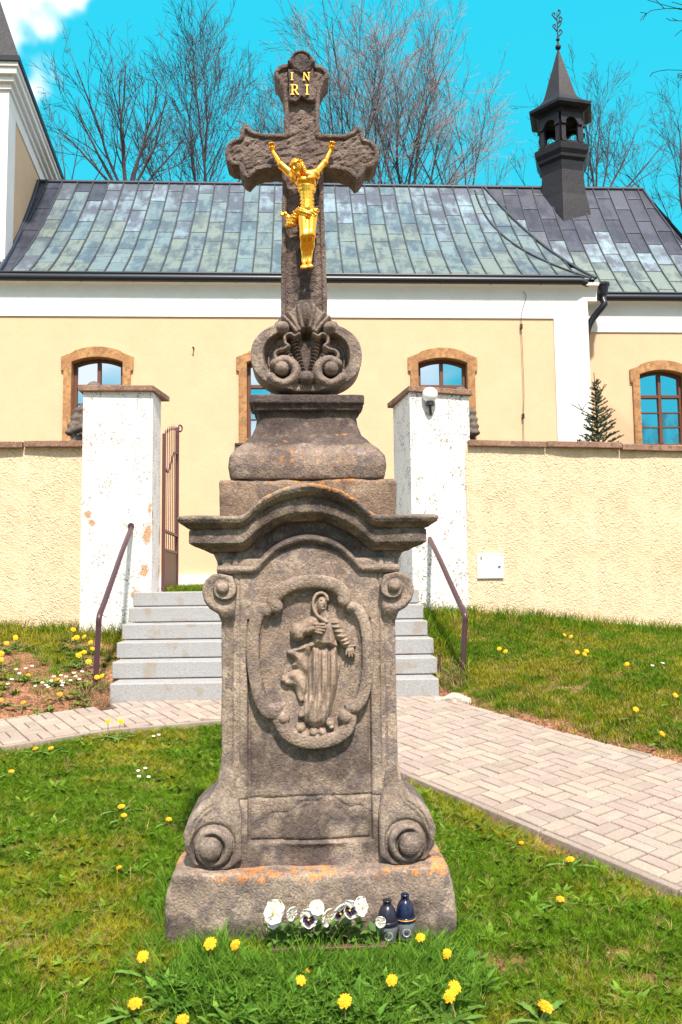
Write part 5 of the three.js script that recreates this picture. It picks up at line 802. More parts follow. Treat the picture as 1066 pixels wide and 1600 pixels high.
    const px = (x, y) => [(x - C7(535, 736)[0]) / q7 + 535, 736 - (y - C7(535, 736)[1]) / q7];
    const hgt = (x, y) => {
      const [zx, zy] = px(x, y); let h = 0, d;
      d = cape(x, y); if (d < 0) h = Math.max(h, 0.022 * Math.sqrt(clamp(-d / 0.014)) + 0.006 * Math.sin(zx * 0.045 - zy * 0.035));
      d = skirt(x, y); if (d < 0) { const s = (zx - 480 - (zy - 600) * -0.06) / 260; h = Math.max(h, 0.036 * Math.sqrt(clamp(-d / 0.03)) + 0.0065 * Math.sin(s * 21 + zy * 0.008 + 1.2 * Math.sin(zy * 0.012)) + 0.003 * Math.sin(s * 47 - zy * 0.011)); }
      d = torso(x, y); if (d < 0) h = Math.max(h, 0.044 * Math.sqrt(clamp(-d / 0.03)) + 0.003 * Math.sin(zx * 0.11));
      h = Math.max(h, 0.028 * shawl(x, y), 0.044 * upL(x, y) + 0.0, (0.050 + 0.004 * Math.sin(zx * 0.16 + zy * 0.05)) * foL(x, y), 0.054 * cuff(x, y), 0.042 * upR(x, y) + 0.005 * Math.sin(zy * 0.17) * (upR(x, y) > 0 ? 1 : 0), 0.040 * foR(x, y) + 0.005 * Math.sin(zy * 0.2 + zx * 0.05) * (foR(x, y) > 0 ? 1 : 0));
      h = Math.max(h, 0.058 * palmL(x, y) , 0.03 * palmR(x, y)); for (const f of fl) { const k = f(x, y); if (k > 0) h = Math.max(h, 0.052 + 0.009 * k); } for (const f of fr) { const k = f(x, y); if (k > 0) h = Math.max(h, 0.020 + 0.012 * k); }
      h = Math.max(h, 0.040 * neck(x, y), 0.030 * Math.sqrt(dome(Math.hypot((zx - 612) / 62, (zy - 268) / 88), 1))); { const k = dome(line2(x, y, VEIL), 15 * q7); if (k > 0) h = Math.max(h, 0.030 + 0.016 * k); }
      const e = Math.hypot((zx - 630) / 40, (zy - 270) / 66); if (e < 1) { let f = 0.026 + 0.026 * dome(e, 1); f += 0.009 * dome(Math.hypot((zx - 650) / 9, (zy - 262) / 24), 1) - 0.006 * (dome(Math.hypot((zx - 624) / 12, (zy - 246) / 8), 1) + dome(Math.hypot((zx - 658) / 8, (zy - 246) / 8), 1)) - 0.005 * dome(Math.hypot((zx - 645) / 13, (zy - 298) / 5), 1) + 0.004 * dome(Math.hypot((zx - 645) / 12, (zy - 307) / 6), 1); h = Math.max(h, f); }
      for (const [bx, by, r] of feet) { const k = dome(Math.hypot(x - bx, y - by), r); if (k > 0) h = Math.max(h, 0.012 + 0.026 * k); }
      return h;
    };
    const g = relief([-0.13, 0.20, 0.80, 1.48, 0.225, 0.33], 0.0032, (x, y) => hgt(x, y) > 0.004 ? -0.01 : 0.004, (x, y) => 0.240 + 1.2 * hgt(x, y) + 0.003 * (fb3(x * 50, y * 50, 5, 3) - 0.5), 0.004, worn(null, [1.16, 1.06, 0.98]));
    P('relief_figure', g, M.fineStone, t, 'robed figure carved in relief, one hand on the chest');
  }
  // ------------------------------------------------ gilded figure with outstretched arms
  {
    const J = (zx, zy, dz) => Lp(410 + zx / 6.67, 200 + zy / 6.67, -3.8 + dz), s = 0.000457;
    const caps = []; const C = (a, b, ra, rb2) => caps.push([a, b, ra * s, rb2 * s]);
    const shL = J(345, 515, 0.055), shR = J(545, 485, 0.055), elL = J(195, 385, 0.045), elR = J(652, 362, 0.045), wrL = J(112, 248, 0.028), wrR = J(708, 238, 0.028), neck = J(435, 470, 0.066), chest = J(450, 570, 0.062), waist = J(465, 730, 0.058), hip = J(468, 850, 0.06), hL = J(425, 890, 0.062), hR = J(520, 890, 0.062), kL = J(440, 1125, 0.085), kR = J(505, 1115, 0.085), aL = J(436, 1385, 0.048), aR = J(490, 1375, 0.048), tL = J(428, 1445, 0.07), tR = J(500, 1435, 0.07);
    C(shL, elL, 46, 36); C(elL, wrL, 35, 21); C(shR, elR, 46, 36); C(elR, wrR, 35, 21); C(shL, shR, 58, 58); C(chest, waist, 92, 68); C(J(405, 560, 0.058), J(420, 640, 0.058), 62, 50); C(J(510, 550, 0.058), J(510, 640, 0.058), 62, 50); C(waist, hip, 72, 80); C(hL, kL, 62, 48); C(hR, kR, 62, 48); C(kL, J(438, 1230, 0.058), 44, 42); C(kR, J(500, 1220, 0.058), 44, 42); C(J(438, 1230, 0.058), aL, 42, 25); C(J(500, 1220, 0.058), aR, 42, 25); C(aL, tL, 26, 20); C(aR, tR, 26, 20); C(neck, J(380, 425, 0.08), 36, 34);
    C(J(395, 540, 0.088), J(425, 545, 0.092), 34, 34); C(J(490, 528, 0.092), J(520, 520, 0.088), 34, 34);
    for (const [a, ax] of [[tL, -1], [tR, 1]]) for (let k = 0; k < 4; k++) C(a.clone().add(V((k - 1.5) * 0.0065, 0.002, -0.002)), a.clone().add(V((k - 1.5) * 0.0075, -0.010 + Math.abs(k - 1) * 0.002, 0.006)), 8, 7);
    const f = (x, y, z) => { let d = 9; for (const [a, b, r0, r1] of caps) { const ex = b.x - a.x, ey = b.y - a.y, ez = b.z - a.z, tt = clamp(((x - a.x) * ex + (y - a.y) * ey + (z - a.z) * ez) / (ex * ex + ey * ey + ez * ez)); const q = Math.hypot(x - a.x - ex * tt, y - a.y - ey * tt, z - a.z - ez * tt) - lerp(r0, r1, tt); if (q < d + 0.012) d = smin(d, q, 0.011); } const m = Math.exp(-Math.pow((x - waist.x) / 0.004, 2)); if (z > waist.z && y < chest.y && y > hip.y) d += 0.0022 * m; if (z > waist.z && y > hip.y && y < chest.y - 0.02) d += 0.0006 * Math.sin((y - chest.y) * 330) * sstep(0.006, 0.02, Math.abs(x - waist.x)); if (z > 0.1) d += 0.003 * Math.exp(-Math.pow((y - J(450, 590, 0.08).y) / 0.004, 2)); return d; };
    const bx = [-0.205, 0.155, 2.86, 3.60, 0.035, 0.185], body = nets(bx, 0.0034, f);
    // head, tilted to the shoulder, with hair, beard and face
    const hc = J(362, 408, 0.098), up = V(-0.42, 0.87, 0.22).normalize(), fw = V(-0.45, -0.42, 0.8); fw.addScaledVector(up, -fw.dot(up)).normalize(); const rt = up.clone().cross(fw);
    const hd = (X, Y, Z) => { const px2 = X - hc.x, py = Y - hc.y, pz = Z - hc.z, a = px2 * rt.x + py * rt.y + pz * rt.z, b = px2 * up.x + py * up.y + pz * up.z, c = px2 * fw.x + py * fw.y + pz * fw.z; const k = 0.031; let d = Math.hypot(a / 0.8, b / 1.12, c / 0.95) * 0.95 - k;
      d = smin(d, Math.hypot(a / 0.7, (b + 0.018) / 1.1, (c - 0.012) / 0.8) - 0.019, 0.008); d = smin(d, seg3(a, b, c, 0, 0.004, 0.029, 0, -0.008, 0.036) - 0.0042, 0.004); d = smin(d, seg3(a, b, c, -0.012, 0.008, 0.027, 0.012, 0.008, 0.027) - 0.004, 0.004);
      for (const q of [-1, 1]) { d = smax(d, 0.0048 - Math.hypot(a - q * 0.0095, b - 0.0015, c - 0.031), 0.004); d = Math.min(d, Math.hypot(a - q * 0.0095, b - 0.0012, c - 0.0265) - 0.0036); }
      d = smax(d, 0.0026 - seg3(a, b, c, -0.006, -0.0165, 0.032, 0.006, -0.0165, 0.032), 0.003);
      const hair = Math.min(Math.hypot(a / 0.92, (b - 0.005) / 1.15, (c + 0.006) / 1.0) - 0.0335, seg3(a, b, c, -0.026, 0, -0.005, -0.026, -0.045, 0.004) - 0.011, seg3(a, b, c, 0.026, 0, -0.005, 0.03, -0.05, 0.0) - 0.011) + 0.0022 * Math.sin(a * 700 + b * 200) * Math.cos(b * 380); const face = Math.hypot(a / 0.75, (b + 0.006) / 1.1, (c - 0.034) / 0.9) - 0.023; d = smin(d, Math.max(hair, -face), 0.003);
      const beard = Math.hypot(a / 0.8, (b + 0.034) / 1.2, (c - 0.018) / 0.9) - 0.0135 + 0.0016 * Math.sin(a * 900) * Math.cos(b * 500); d = smin(d, beard, 0.004);
      d = smin(d, Math.hypot(Math.hypot(a / 0.95, c + 0.002) - 0.0335, b - 0.016 - 0.002 * Math.sin(Math.atan2(a, c) * 9)) - 0.0045, 0.002); return d; };
    const head = nets([hc.x - 0.06, hc.x + 0.06, hc.y - 0.07, hc.y + 0.06, hc.z - 0.055, hc.z + 0.065], 0.0022, hd);
    // hands, nailed open with the fingers curling over the palm
    const hand = (w, tip, sgn) => { const d = tip.clone().sub(w).normalize(), sd = V(0, 0, 1).cross(d).normalize().multiplyScalar(sgn), n = V(0, 0, 1), at2 = (a, b, c) => w.clone().addScaledVector(d, a).addScaledVector(sd, b).addScaledVector(n, c), L = [[at2(0, 0, 0), at2(0.022, 0, 0.001), 0.0085, 0.0115], [at2(0.02, -0.006, 0), at2(0.02, 0.006, 0), 0.0095, 0.0095]]; const len = [0.013, 0.016, 0.015, 0.012]; for (let k = 0; k < 4; k++) { const b = (k - 1.5) * 0.0066, r = 0.0033; const k1 = at2(0.03, b, 0.004), k2 = at2(0.03 + len[k] * 0.75, b * 1.08, 0.011), k3 = at2(0.026 + len[k] * 0.5, b, 0.020); L.push([k1, k2, r * 1.1, r], [k2, k3, r, r * 0.85]); } L.push([at2(0.008, 0.009, 0.004), at2(0.021, 0.017, 0.009), 0.0045, 0.004], [at2(0.021, 0.017, 0.009), at2(0.030, 0.012, 0.014), 0.004, 0.0032]); const nail = at2(0.017, 0, 0.014);
      const ff = (x, y, z) => { let q = 9; L.forEach(([a, b, r0, r1], i) => { const ex = b.x - a.x, ey = b.y - a.y, ez = b.z - a.z, tt = clamp(((x - a.x) * ex + (y - a.y) * ey + (z - a.z) * ez) / (ex * ex + ey * ey + ez * ez)), v = Math.hypot(x - a.x - ex * tt, y - a.y - ey * tt, z - a.z - ez * tt) - lerp(r0, r1, tt); q = smin(q, v, i < 2 ? 0.006 : 0.0022); }); return Math.min(q, Math.hypot(x - nail.x, y - nail.y, z - nail.z) - 0.0042); }; const c = at2(0.024, 0, 0.008); return nets([c.x - 0.045, c.x + 0.045, c.y - 0.045, c.y + 0.045, c.z - 0.025, c.z + 0.03], 0.0016, ff); };
    const fig = P('gilded_figure', mergeGeometries([body, head, hand(wrL, J(96, 190, 0.028), -1), hand(wrR, J(730, 172, 0.028), 1)].map((g) => { g.computeVertexNormals(); return g; })), M.gold, t, 'gilded figure with raised arms fixed to the cross');
    // loincloth with its flying end
    const lc = []; const E = (a, b, ra, rb2) => lc.push([J(...a), J(...b), ra * s, rb2 * s]);
    E([385, 825, 0.07], [560, 850, 0.07], 42, 36); E([385, 850, 0.085], [480, 895, 0.095], 34, 30); E([480, 895, 0.095], [565, 860, 0.08], 28, 30); E([390, 880, 0.085], [475, 930, 0.09], 26, 22); E([475, 930, 0.09], [550, 910, 0.085], 20, 24); E([400, 800, 0.08], [540, 815, 0.085], 24, 24);
    E([375, 830, 0.07], [345, 930, 0.06], 38, 40); E([345, 930, 0.06], [320, 1000, 0.05], 38, 34); E([320, 1000, 0.05], [262, 1010, 0.045], 34, 24); E([330, 930, 0.055], [280, 960, 0.045], 34, 22); E([275, 985, 0.045], [272, 930, 0.042], 24, 22); E([272, 930, 0.042], [240, 888, 0.042], 24, 20); E([240, 888, 0.042], [200, 905, 0.045], 22, 18);
    const lg = nets([-0.175, 0.10, 2.98, 3.24, 0.04, 0.18], 0.0032, (x, y, z) => { let d = 9; for (const [a, b, r0, r1] of lc) { const ex = b.x - a.x, ey = b.y - a.y, ez = b.z - a.z, tt = clamp(((x - a.x) * ex + (y - a.y) * ey + (z - a.z) * ez) / (ex * ex + ey * ey + ez * ez)); d = smin(d, Math.hypot(x - a.x - ex * tt, y - a.y - ey * tt, (z - a.z - ez * tt) * 1.15) - lerp(r0, r1, tt), 0.005); } return d + 0.0016 * Math.sin(y * 420 + x * 160) + 0.0012 * Math.sin(x * 500 - y * 300); });
    P('loincloth', lg, M.gold, fig);
  }
}
// ------------------------------------------------------------------ flower trough, pansies and grave lanterns at the foot
{
  const base = onGround(500, 1475), z = -3.40, yG = H(0, z), p0 = atZ(428, 1470, z), p1 = atZ(598, 1466, z), cx = (p0.x + p1.x) / 2, hw = (p1.x - p0.x) / 2, yR = p1.y + 0.003;
  const tr = thing('flower_trough', 'shallow brown plastic trough of white pansies at the foot of the cross', 'planter', [cx, yG, z]);
  const hy = yR - yG; const br = std({ color: rgb(0.12, 0.06, 0.05), roughness: 0.5 });
  part('box', merge([box(-hw, hw, -0.02, hy - 0.012, 0.055, 0.065), box(-hw, hw, -0.02, hy - 0.012, -0.065, -0.055), box(-hw, -hw + 0.01, -0.02, hy - 0.012, -0.055, 0.055), box(hw - 0.01, hw, -0.02, hy - 0.012, -0.055, 0.055)]), br, tr);
  part('rim', merge([box(-hw - 0.008, hw + 0.008, hy - 0.011, hy, 0.05, 0.075, 0.003), box(-hw - 0.008, hw + 0.008, hy - 0.011, hy, -0.075, -0.05, 0.003), box(-hw - 0.008, -hw + 0.012, hy - 0.011, hy, -0.0495, 0.0495, 0.003), box(hw - 0.012, hw + 0.008, hy - 0.011, hy, -0.0495, 0.0495, 0.003)]), br, tr);
  part('soil', boxUV(box(-hw + 0.011, hw - 0.011, hy - 0.05, hy - 0.02, -0.054, 0.054)), std({ map: T.soil, roughness: 1, color: rgb(0.5, 0.45, 0.4) }), tr);
  // pansies
  const petal = (w, l, cup) => { const N = 10, Mx = 8, P = [], I = []; for (let j = 0; j <= N; j++) for (let i = 0; i <= Mx; i++) { const t = 1 - Math.pow(1 - j / N, 1.6), s = i / Mx * 2 - 1, ww = w * 1.05 * (t < 0.6 ? 0.12 + 0.88 * Math.sin(t / 0.6 * Math.PI / 2) : Math.sqrt(Math.max(0, 1 - Math.pow((t - 0.6) / 0.4, 2)))); P.push(s * ww, t * l * (1 - 0.08 * s * s), cup * (t * t) * 0.4 + 0.0035 * Math.sin(s * 6 + t * 5) * t + cup * 0.25 * s * s); } for (let j = 0; j < N; j++) for (let i = 0; i < Mx; i++) { const o = j * (Mx + 1) + i; I.push(o, o + 1, o + Mx + 1, o + 1, o + Mx + 2, o + Mx + 1); } const g = new THREE.BufferGeometry(); g.setAttribute('position', new THREE.Float32BufferAttribute(P, 3)); g.setIndex(I); g.computeVertexNormals(); return g; };
  const white = std({ color: rgb(0.66, 0.64, 0.60), roughness: 0.8, side: THREE.DoubleSide }), cream = std({ color: rgb(0.68, 0.63, 0.46), roughness: 0.8, side: THREE.DoubleSide }), purple = std({ color: rgb(0.035, 0.008, 0.05), roughness: 0.8, side: THREE.DoubleSide }), yel = std({ color: rgb(0.85, 0.5, 0.02), roughness: 0.7 }), green = std({ color: rgb(0.055, 0.12, 0.025), roughness: 0.6, side: THREE.DoubleSide }), green2 = std({ color: rgb(0.09, 0.19, 0.03), roughness: 0.6, side: THREE.DoubleSide });
  const leafG = (l, w, bend) => { const N = 6, P = [], I = []; for (let j = 0; j <= N; j++) { const t = j / N, ww = w * Math.sin(Math.PI * (0.06 + 0.94 * Math.pow(t, 0.85))) * (j === N ? 0.1 : 1); for (const s of [-1, 0, 1]) P.push(s * ww, bend * t * t * -l + l * 0.75 * t * (1 - 0.3 * bend), l * t * 0.8 + Math.abs(s) * 0); P[P.length - 5] -= ww * 0.25; } for (let j = 0; j < N; j++) for (let i = 0; i < 2; i++) { const o = j * 3 + i; I.push(o, o + 1, o + 3, o + 1, o + 4, o + 3); } const g = new THREE.BufferGeometry(); g.setAttribute('position', new THREE.Float32BufferAttribute(P, 3)); g.setIndex(I); g.computeVertexNormals(); return g; };
  const P5 = [[petal(0.019, 0.031, 0.004), -0.55, 0], [petal(0.019, 0.031, 0.004), 0.55, 0], [petal(0.017, 0.028, 0.008), 1.75, 0.003], [petal(0.017, 0.028, 0.008), -1.75, 0.003], [petal(0.022, 0.029, 0.010), Math.PI, 0.005]];
  const F3 = [[petal(0.010, 0.019, 0.006), 1.75, 0.0052], [petal(0.010, 0.019, 0.006), -1.75, 0.0052], [petal(0.013, 0.019, 0.008), Math.PI, 0.0072]];
  const L = [leafG(0.045, 0.013, 0.2), leafG(0.055, 0.012, 0.5), leafG(0.038, 0.014, 0.1)];
  const rr = rng(71);
  const pansy = (label, u, v, sc, face, yaw, pit, colr, buds) => {
    const q = atZ(u, v, z + 0.05), b = V(cx + clamp(q.x - cx, -hw + 0.03, hw - 0.03), yG + hy - 0.02, z), t = thing('pansy', label, 'pansy', [b.x, b.y, b.z], 'pansies in the trough');
    const top = q.clone().sub(b); part('stem', tube([V(0, 0, 0), V(top.x * 0.3, top.y * 0.5, 0.01), top.clone().add(V(0, 0, -0.012))], 0.0016, 10, 5), green2, t);
    const fl = new THREE.Group(); fl.name = 'bloom'; t.add(fl); fl.position.copy(top); fl.rotation.set(pit, yaw, (rr() - 0.5) * 0.5, 'YXZ'); fl.scale.setScalar(sc * 1.25);
    P5.forEach(([g, a, dz], i) => { const m = part(i ? 'petal_00' + i : 'petal', g, i < 2 ? colr : white, fl); m.rotation.z = a; m.position.z = dz; });
    if (face) F3.forEach(([g, a, dz], i) => { const m = part(i ? 'face_mark_00' + i : 'face_mark', g, purple, fl); m.rotation.z = a; m.position.z = dz; });
    part('eye', new THREE.SphereGeometry(0.0035, 8, 6).translate(0, -0.001, 0.011), yel, fl);
    for (let k = 0; k < 14; k++) { const m = part(k ? 'leaf_' + String(k).padStart(3, '0') : 'leaf', L[k % 3], k % 2 ? green : green2, t); const a = k * 2.4 + rr(); m.rotation.y = a; m.position.set(Math.sin(a) * 0.01 + top.x * rr() * 0.5, (rr() * 0.55) * top.y, 0.01 + Math.cos(a) * 0.01); m.scale.setScalar(0.9 + rr() * 0.7); }
  };
  pansy('large creamy white pansy bloom at the left end of the trough', 430, 1425, 1.25, false, -0.5, -0.3, cream);
  pansy('pale pansy bloom hanging low, second from the trough left end', 428, 1438, 0.85, false, 0.3, 0.35, cream);
  pansy('small ruffled white pansy between the creamy bloom and the first dark-faced one', 455, 1427, 0.75, false, 0.7, 0.3, white);
  pansy('white pansy with a dark purple face left of the middle of the trough', 483, 1434, 1.0, true, -0.15, 0.15, white);
  pansy('cream pansy turned upward behind the left dark-faced pansy', 495, 1419, 0.85, false, 0.2, -0.6, cream);
  pansy('ruffled white pansy facing half aside in the middle of the trough', 510, 1433, 0.95, false, 0.9, 0.3, cream);
  pansy('white pansy seen from the side just right of the trough middle', 529, 1424, 0.95, true, 0.8, 0.5, white);
  pansy('white pansy with a dark purple face toward the right end of the trough', 549, 1420, 0.95, true, -0.5, 0.1, white);
  pansy('big pure white pansy bloom turned right at the right end', 563, 1416, 1.0, false, 0.75, -0.1, white);
  pansy('small white pansy beside the left grave lantern', 595, 1440, 0.6, false, -0.2, 0.2, white);
  // lanterns
  const lantern = (label, uB, vT, vB, wPx, zz, lidM, opt) => {
    const a = atZ(uB, vB, zz), b = atZ(uB, vT, zz), h = b.y - a.y, R = wPx / 1300 * -zz / 2, t = thing('grave_lantern', label, 'lantern', [a.x, a.y, zz]);
    const f = (rows) => lathe(rows.map(([r, y]) => [r * R, y * h]), 28);
    const glassM = new THREE.MeshPhysicalMaterial({ color: rgb(0.45, 0.47, 0.52), roughness: 0.12, transmission: 0.75, thickness: 0.0, ior: 1.45 });
    part('jar', f([[0.001, 0], [0.72, 0], [0.78, 0.03], [0.8, 0.12], [0.92, 0.25], [0.95, 0.33], [0.86, 0.4], [0.82, 0.42]]), glassM, t);
    part('candle', f([[0.001, 0.02], [0.6, 0.02], [0.62, 0.28], [0.001, 0.29]]), std({ color: rgb(0.22, 0.2, 0.19), roughness: 0.6 }), t);
    const ring = part('jar_medallion', new THREE.TorusGeometry(R * 0.34, R * 0.07, 8, 24).translate(0, h * 0.2, R * 0.87), std({ color: rgb(0.35, 0.35, 0.37), roughness: 0.35, metalness: 0.3 }), t); part('boss', new THREE.SphereGeometry(R * 0.16, 12, 8).scale(1, 1, 0.5).translate(0, h * 0.2, R * 0.87), std({ color: rgb(0.03, 0.03, 0.05), roughness: 0.4 }), ring);
    part('collar', f([[0.84, 0.40], [0.98, 0.41], [1.0, 0.43], [1.0, 0.49], [0.96, 0.51], [0.9, 0.515]]), lidM, t);
    part('lid', f([[0.9, 0.51], [0.90, 0.53], [0.87, 0.60], [0.79, 0.69], [0.66, 0.78], [0.50, 0.85], [0.38, 0.87], [0.35, 0.88], [0.001, 0.88]]), lidM, t);
    const vents = []; for (let k = 0; k < 6; k++) { const an = k * 1.047 + 0.3; vents.push(box(-R * 0.06, R * 0.06, h * 0.885, h * 0.95, -R * 0.04, R * 0.04).translate(0, 0, R * 0.33).rotateY(an)); }
    part('cap', merge([f([[0.3, 0.88], [0.26, 0.89], [0.26, 0.94], [0.40, 0.945], [0.42, 0.97], [0.36, 1.0], [0.001, 1.0]]), ...vents]), lidM, t);
    if (opt) { part('gilt_band', f([[0.99, 0.455], [1.025, 0.46], [1.025, 0.475], [0.99, 0.48]]), M.goldPaint, t); const pet = []; for (let k = 0; k < 9; k++) { const an = k * 0.7, g = petal(0.010, 0.036, 0.004).rotateX(Math.PI + 0.35).rotateY(an).translate(Math.sin(an) * R * 0.86, h * 0.40, Math.cos(an) * R * 0.86); pet.push(g); } part('pale_blue_petals', merge(pet), std({ color: rgb(0.42, 0.60, 0.85), roughness: 0.6, side: THREE.DoubleSide }), t); }
  };
  lantern('squat dark grey-blue grave lantern with a glass jar beside the trough', 606, 1405, 1470, 33, -3.40, std({ color: rgb(0.010, 0.011, 0.024), roughness: 0.3 }));
  lantern('taller shiny blue grave lantern with pale blue petals, right of the grey one', 634, 1396, 1466, 32, -3.43, std({ color: rgb(0.006, 0.010, 0.04), roughness: 0.18 }), true);
}
// ------------------------------------------------------------------ dandelions and daisies
const gMat = (r, g, b) => std({ color: rgb(r, g, b), roughness: 0.7, side: THREE.DoubleSide });
{
  const yel = [std({ color: rgb(0.90, 0.43, 0.006), roughness: 0.8, side: THREE.DoubleSide }), std({ color: rgb(0.82, 0.36, 0.005), roughness: 0.8, side: THREE.DoubleSide })], gr = gMat(0.11, 0.2, 0.035), grL = gMat(0.10, 0.21, 0.03), stemM = gMat(0.28, 0.26, 0.09);
  const rr = rng(90);
  const ray = (n, r0, r1, y0, y1, w) => { const P = []; for (let k = 0; k < n; k++) { const a = k / n * 6.283 + rr() * 0.3, q = 0.8 + rr() * 0.3, c = Math.cos(a), s = Math.sin(a), mx = (r0 + r1 * q) / 2, my = Math.max(y0, y1) + 0.002 * rr(); const A = [c * r0, y0, s * r0], B = [c * mx - s * w, my, s * mx + c * w], C = [c * mx + s * w, my, s * mx - c * w], D = [c * r1 * q - s * w * 0.7, y1, s * r1 * q + c * w * 0.7], E = [c * r1 * q + s * w * 0.7, y1 + 0.0006, s * r1 * q - c * w * 0.7]; P.push(...A, ...B, ...C, ...B, ...D, ...C, ...C, ...D, ...E); } const g = new THREE.BufferGeometry(); g.setAttribute('position', new THREE.Float32BufferAttribute(P, 3)); g.computeVertexNormals(); return g; };
  const headG = merge([ray(30, 0.002, 0.022, 0.000, 0.002, 0.0022), ray(30, 0.001, 0.018, 0.003, 0.006, 0.002), ray(26, 0.001, 0.012, 0.006, 0.0095, 0.0018), ray(18, 0.0005, 0.006, 0.009, 0.012, 0.0014)]);
  const bractG = lathe([[0.0005, -0.010], [0.005, -0.009], [0.0065, -0.004], [0.008, 0.001]], 10);
  const toothed = (l, w) => { const P = [], I = [], N = 8; for (let j = 0; j <= N; j++) { const t = j / N, ww = (0.25 + 0.75 * Math.sin(Math.PI * Math.pow(t, 1.3))) * w * (j % 2 ? 0.55 : 1) * (j === N ? 0.05 : 1); for (const s of [-1, 0, 1]) P.push(s * ww, 0.02 + l * (0.38 * t - 0.32 * t * t) + Math.abs(s) * ww * 0.25, l * t); } for (let j = 0; j < N; j++) for (let i = 0; i < 2; i++) { const o = j * 3 + i; I.push(o, o + 3, o + 1, o + 1, o + 3, o + 4); } const g = new THREE.BufferGeometry(); g.setAttribute('position', new THREE.Float32BufferAttribute(P, 3)); g.setIndex(I); g.computeVertexNormals(); return g; };
  const leaves = [toothed(0.13, 0.014), toothed(0.16, 0.016), toothed(0.11, 0.013)];
  const make = (h, tilt, leafy, orange, tz) => { const t = new THREE.Group(); const top = V(tilt, h, 0.01); part('stem', tube([V(0, -0.02, 0), V(tilt * 0.3, h * 0.5, 0), top.clone().add(V(0, -0.008, 0))], 0.0022, 8, 5), stemM, t); const hd = part('flower_head', headG, yel[orange], t); hd.position.copy(top); hd.rotation.set(0.35 + tz, 0, -tilt * 3); const br = part('bract', bractG, gr, t); br.position.copy(top); br.rotation.copy(hd.rotation); for (let k = 0; k < leafy; k++) { const m = part('leaf' + (k ? '_00' + k : ''), leaves[k % 3], grL, t); m.rotation.y = k * 6.283 / leafy + 0.4; m.scale.setScalar(0.75 + 0.35 * ((k * 7) % 5) / 5); } return t; };
  const protos = [make(0.115, 0.01, 6, 0, 0.45), make(0.105, -0.014, 6, 0, 0.5), make(0.06, 0.008, 5, 1, 0.1), make(0.055, -0.006, 5, 0, 0.0), make(0.13, 0.016, 7, 0, 0.3)];
  const put = (label, u, v, sc = 1, pk = 0, group) => {        // the head is set on the pixel, the foot on the ground below it
    const pr = protos[pk], hh = [0.115, 0.105, 0.06, 0.055, 0.13][pk] * sc * (v > 1450 ? 1.12 : 1.05); const g = onGroundH(u, v, hh);
    const o = pr.clone(); o.name = numbered('dandelion'); o.position.set(g.x, H(g.x, g.z), g.z); o.rotation.y = (rr() - 0.5) * 1.6; o.scale.setScalar(sc * (v > 1450 ? 1.12 : 1.05)); o.userData = { label, category: 'dandelion', group: group || 'dandelions in the grass' }; scene.add(o);
  };
  function ray0(u, v) { return V((u - 533) / 1300, (800 - v) / 1300, -1).applyQuaternion(camera.quaternion); }
  put('bright dandelion in front of the left end of the cross plinth', 327, 1473, 1.0, 0); put('smaller dandelion right of the one before the plinth left end', 375, 1477, 0.85, 1); put('dandelion in the lawn just left of the weeds before the plinth', 231, 1494, 0.9, 1); put('dandelion in the lower left lawn, left of the lowest one', 208, 1567, 1.0, 2); put('lowest dandelion at the bottom edge, left of centre', 283, 1592, 0.9, 2);
  put('tiny half-open dandelion upper one of the small pair below the trough', 489, 1501, 0.5, 1); put('tiny half-open dandelion lower one of the small pair below the trough', 487, 1516, 0.5, 1); put('dandelion seen edge-on left of the tiny pair below the trough', 473, 1530, 0.75, 1); put('large full dandelion at the bottom in front of the trough', 538, 1562, 1.0, 0); put('small orange dandelion bud right of the large bottom one', 563, 1541, 0.5, 2); put('dandelion in the weeds below the grave lanterns', 611, 1530, 0.85, 0); put('dandelion right beside the blue grave lantern', 653, 1464, 0.75, 4); put('dandelion in front of the right corner of the plinth', 705, 1491, 0.8, 1); put('upper dandelion of the pair at the lower right of the weeds', 704, 1542, 0.95, 0); put('lower dandelion of the pair at the lower right of the weeds', 712, 1558, 0.95, 1); put('large orange dandelion at the bottom right of the lawn', 845, 1574, 1.1, 2); put('withered orange dandelion close to the right corner of the plinth', 687, 1497, 0.45, 2);
  put('dandelion alone in the right lawn below the path kerb', 873, 1404, 0.75, 2); put('dandelion at the edge of the path kerb on the right', 894, 1343, 0.9, 3); put('dandelion at the path kerb just behind the pedestal foot', 816, 1317, 0.6, 3); put('upper dandelion of the pair in the left lawn', 192, 1260, 0.9, 3); put('lower dandelion of the pair in the left lawn', 195, 1274, 0.75, 3); put('dandelion in the lawn left of the pedestal foot', 265, 1280, 0.75, 3); put('small orange dandelion in the middle of the left lawn', 187, 1355, 0.6, 2); put('lone dandelion at the far left of the lawn', 19, 1205, 0.8, 3);
  put('left dandelion of the pair on the near edge of the left path', 168, 1127, 1.1, 4); put('right dandelion of the pair on the near edge of the left path', 184, 1128, 1.1, 4);
  for (const [k, [u, v]] of [[58, 1170], [82, 1169]].entries()) put(k ? 'dandelion at the left path edge, right of two' : 'dandelion at the left path edge, left of two', u, v, 0.9, 3);
  const gl = 'dandelions in the clump below the left pillar', lab = 'yellow dandelion in the dense clump between the left pillar foot and the handrail';
  for (const [u, v] of [[115, 998], [123, 996], [135, 995], [145, 1004], [125, 1024], [134, 1019], [143, 1014], [137, 1034], [112, 984], [129, 1022]]) put(lab, u, v, 1.0 + rr() * 0.3, rr() < 0.5 ? 0 : 1, gl);
  for (const [u, v] of [[0, 1000], [13, 1005], [28, 998], [27, 995], [5, 1021], [5, 1031]]) put('yellow dandelion at the foot of the left churchyard wall by the picture edge', u, v, 1.0 + rr() * 0.3, 1, 'dandelions at the foot of the left wall');
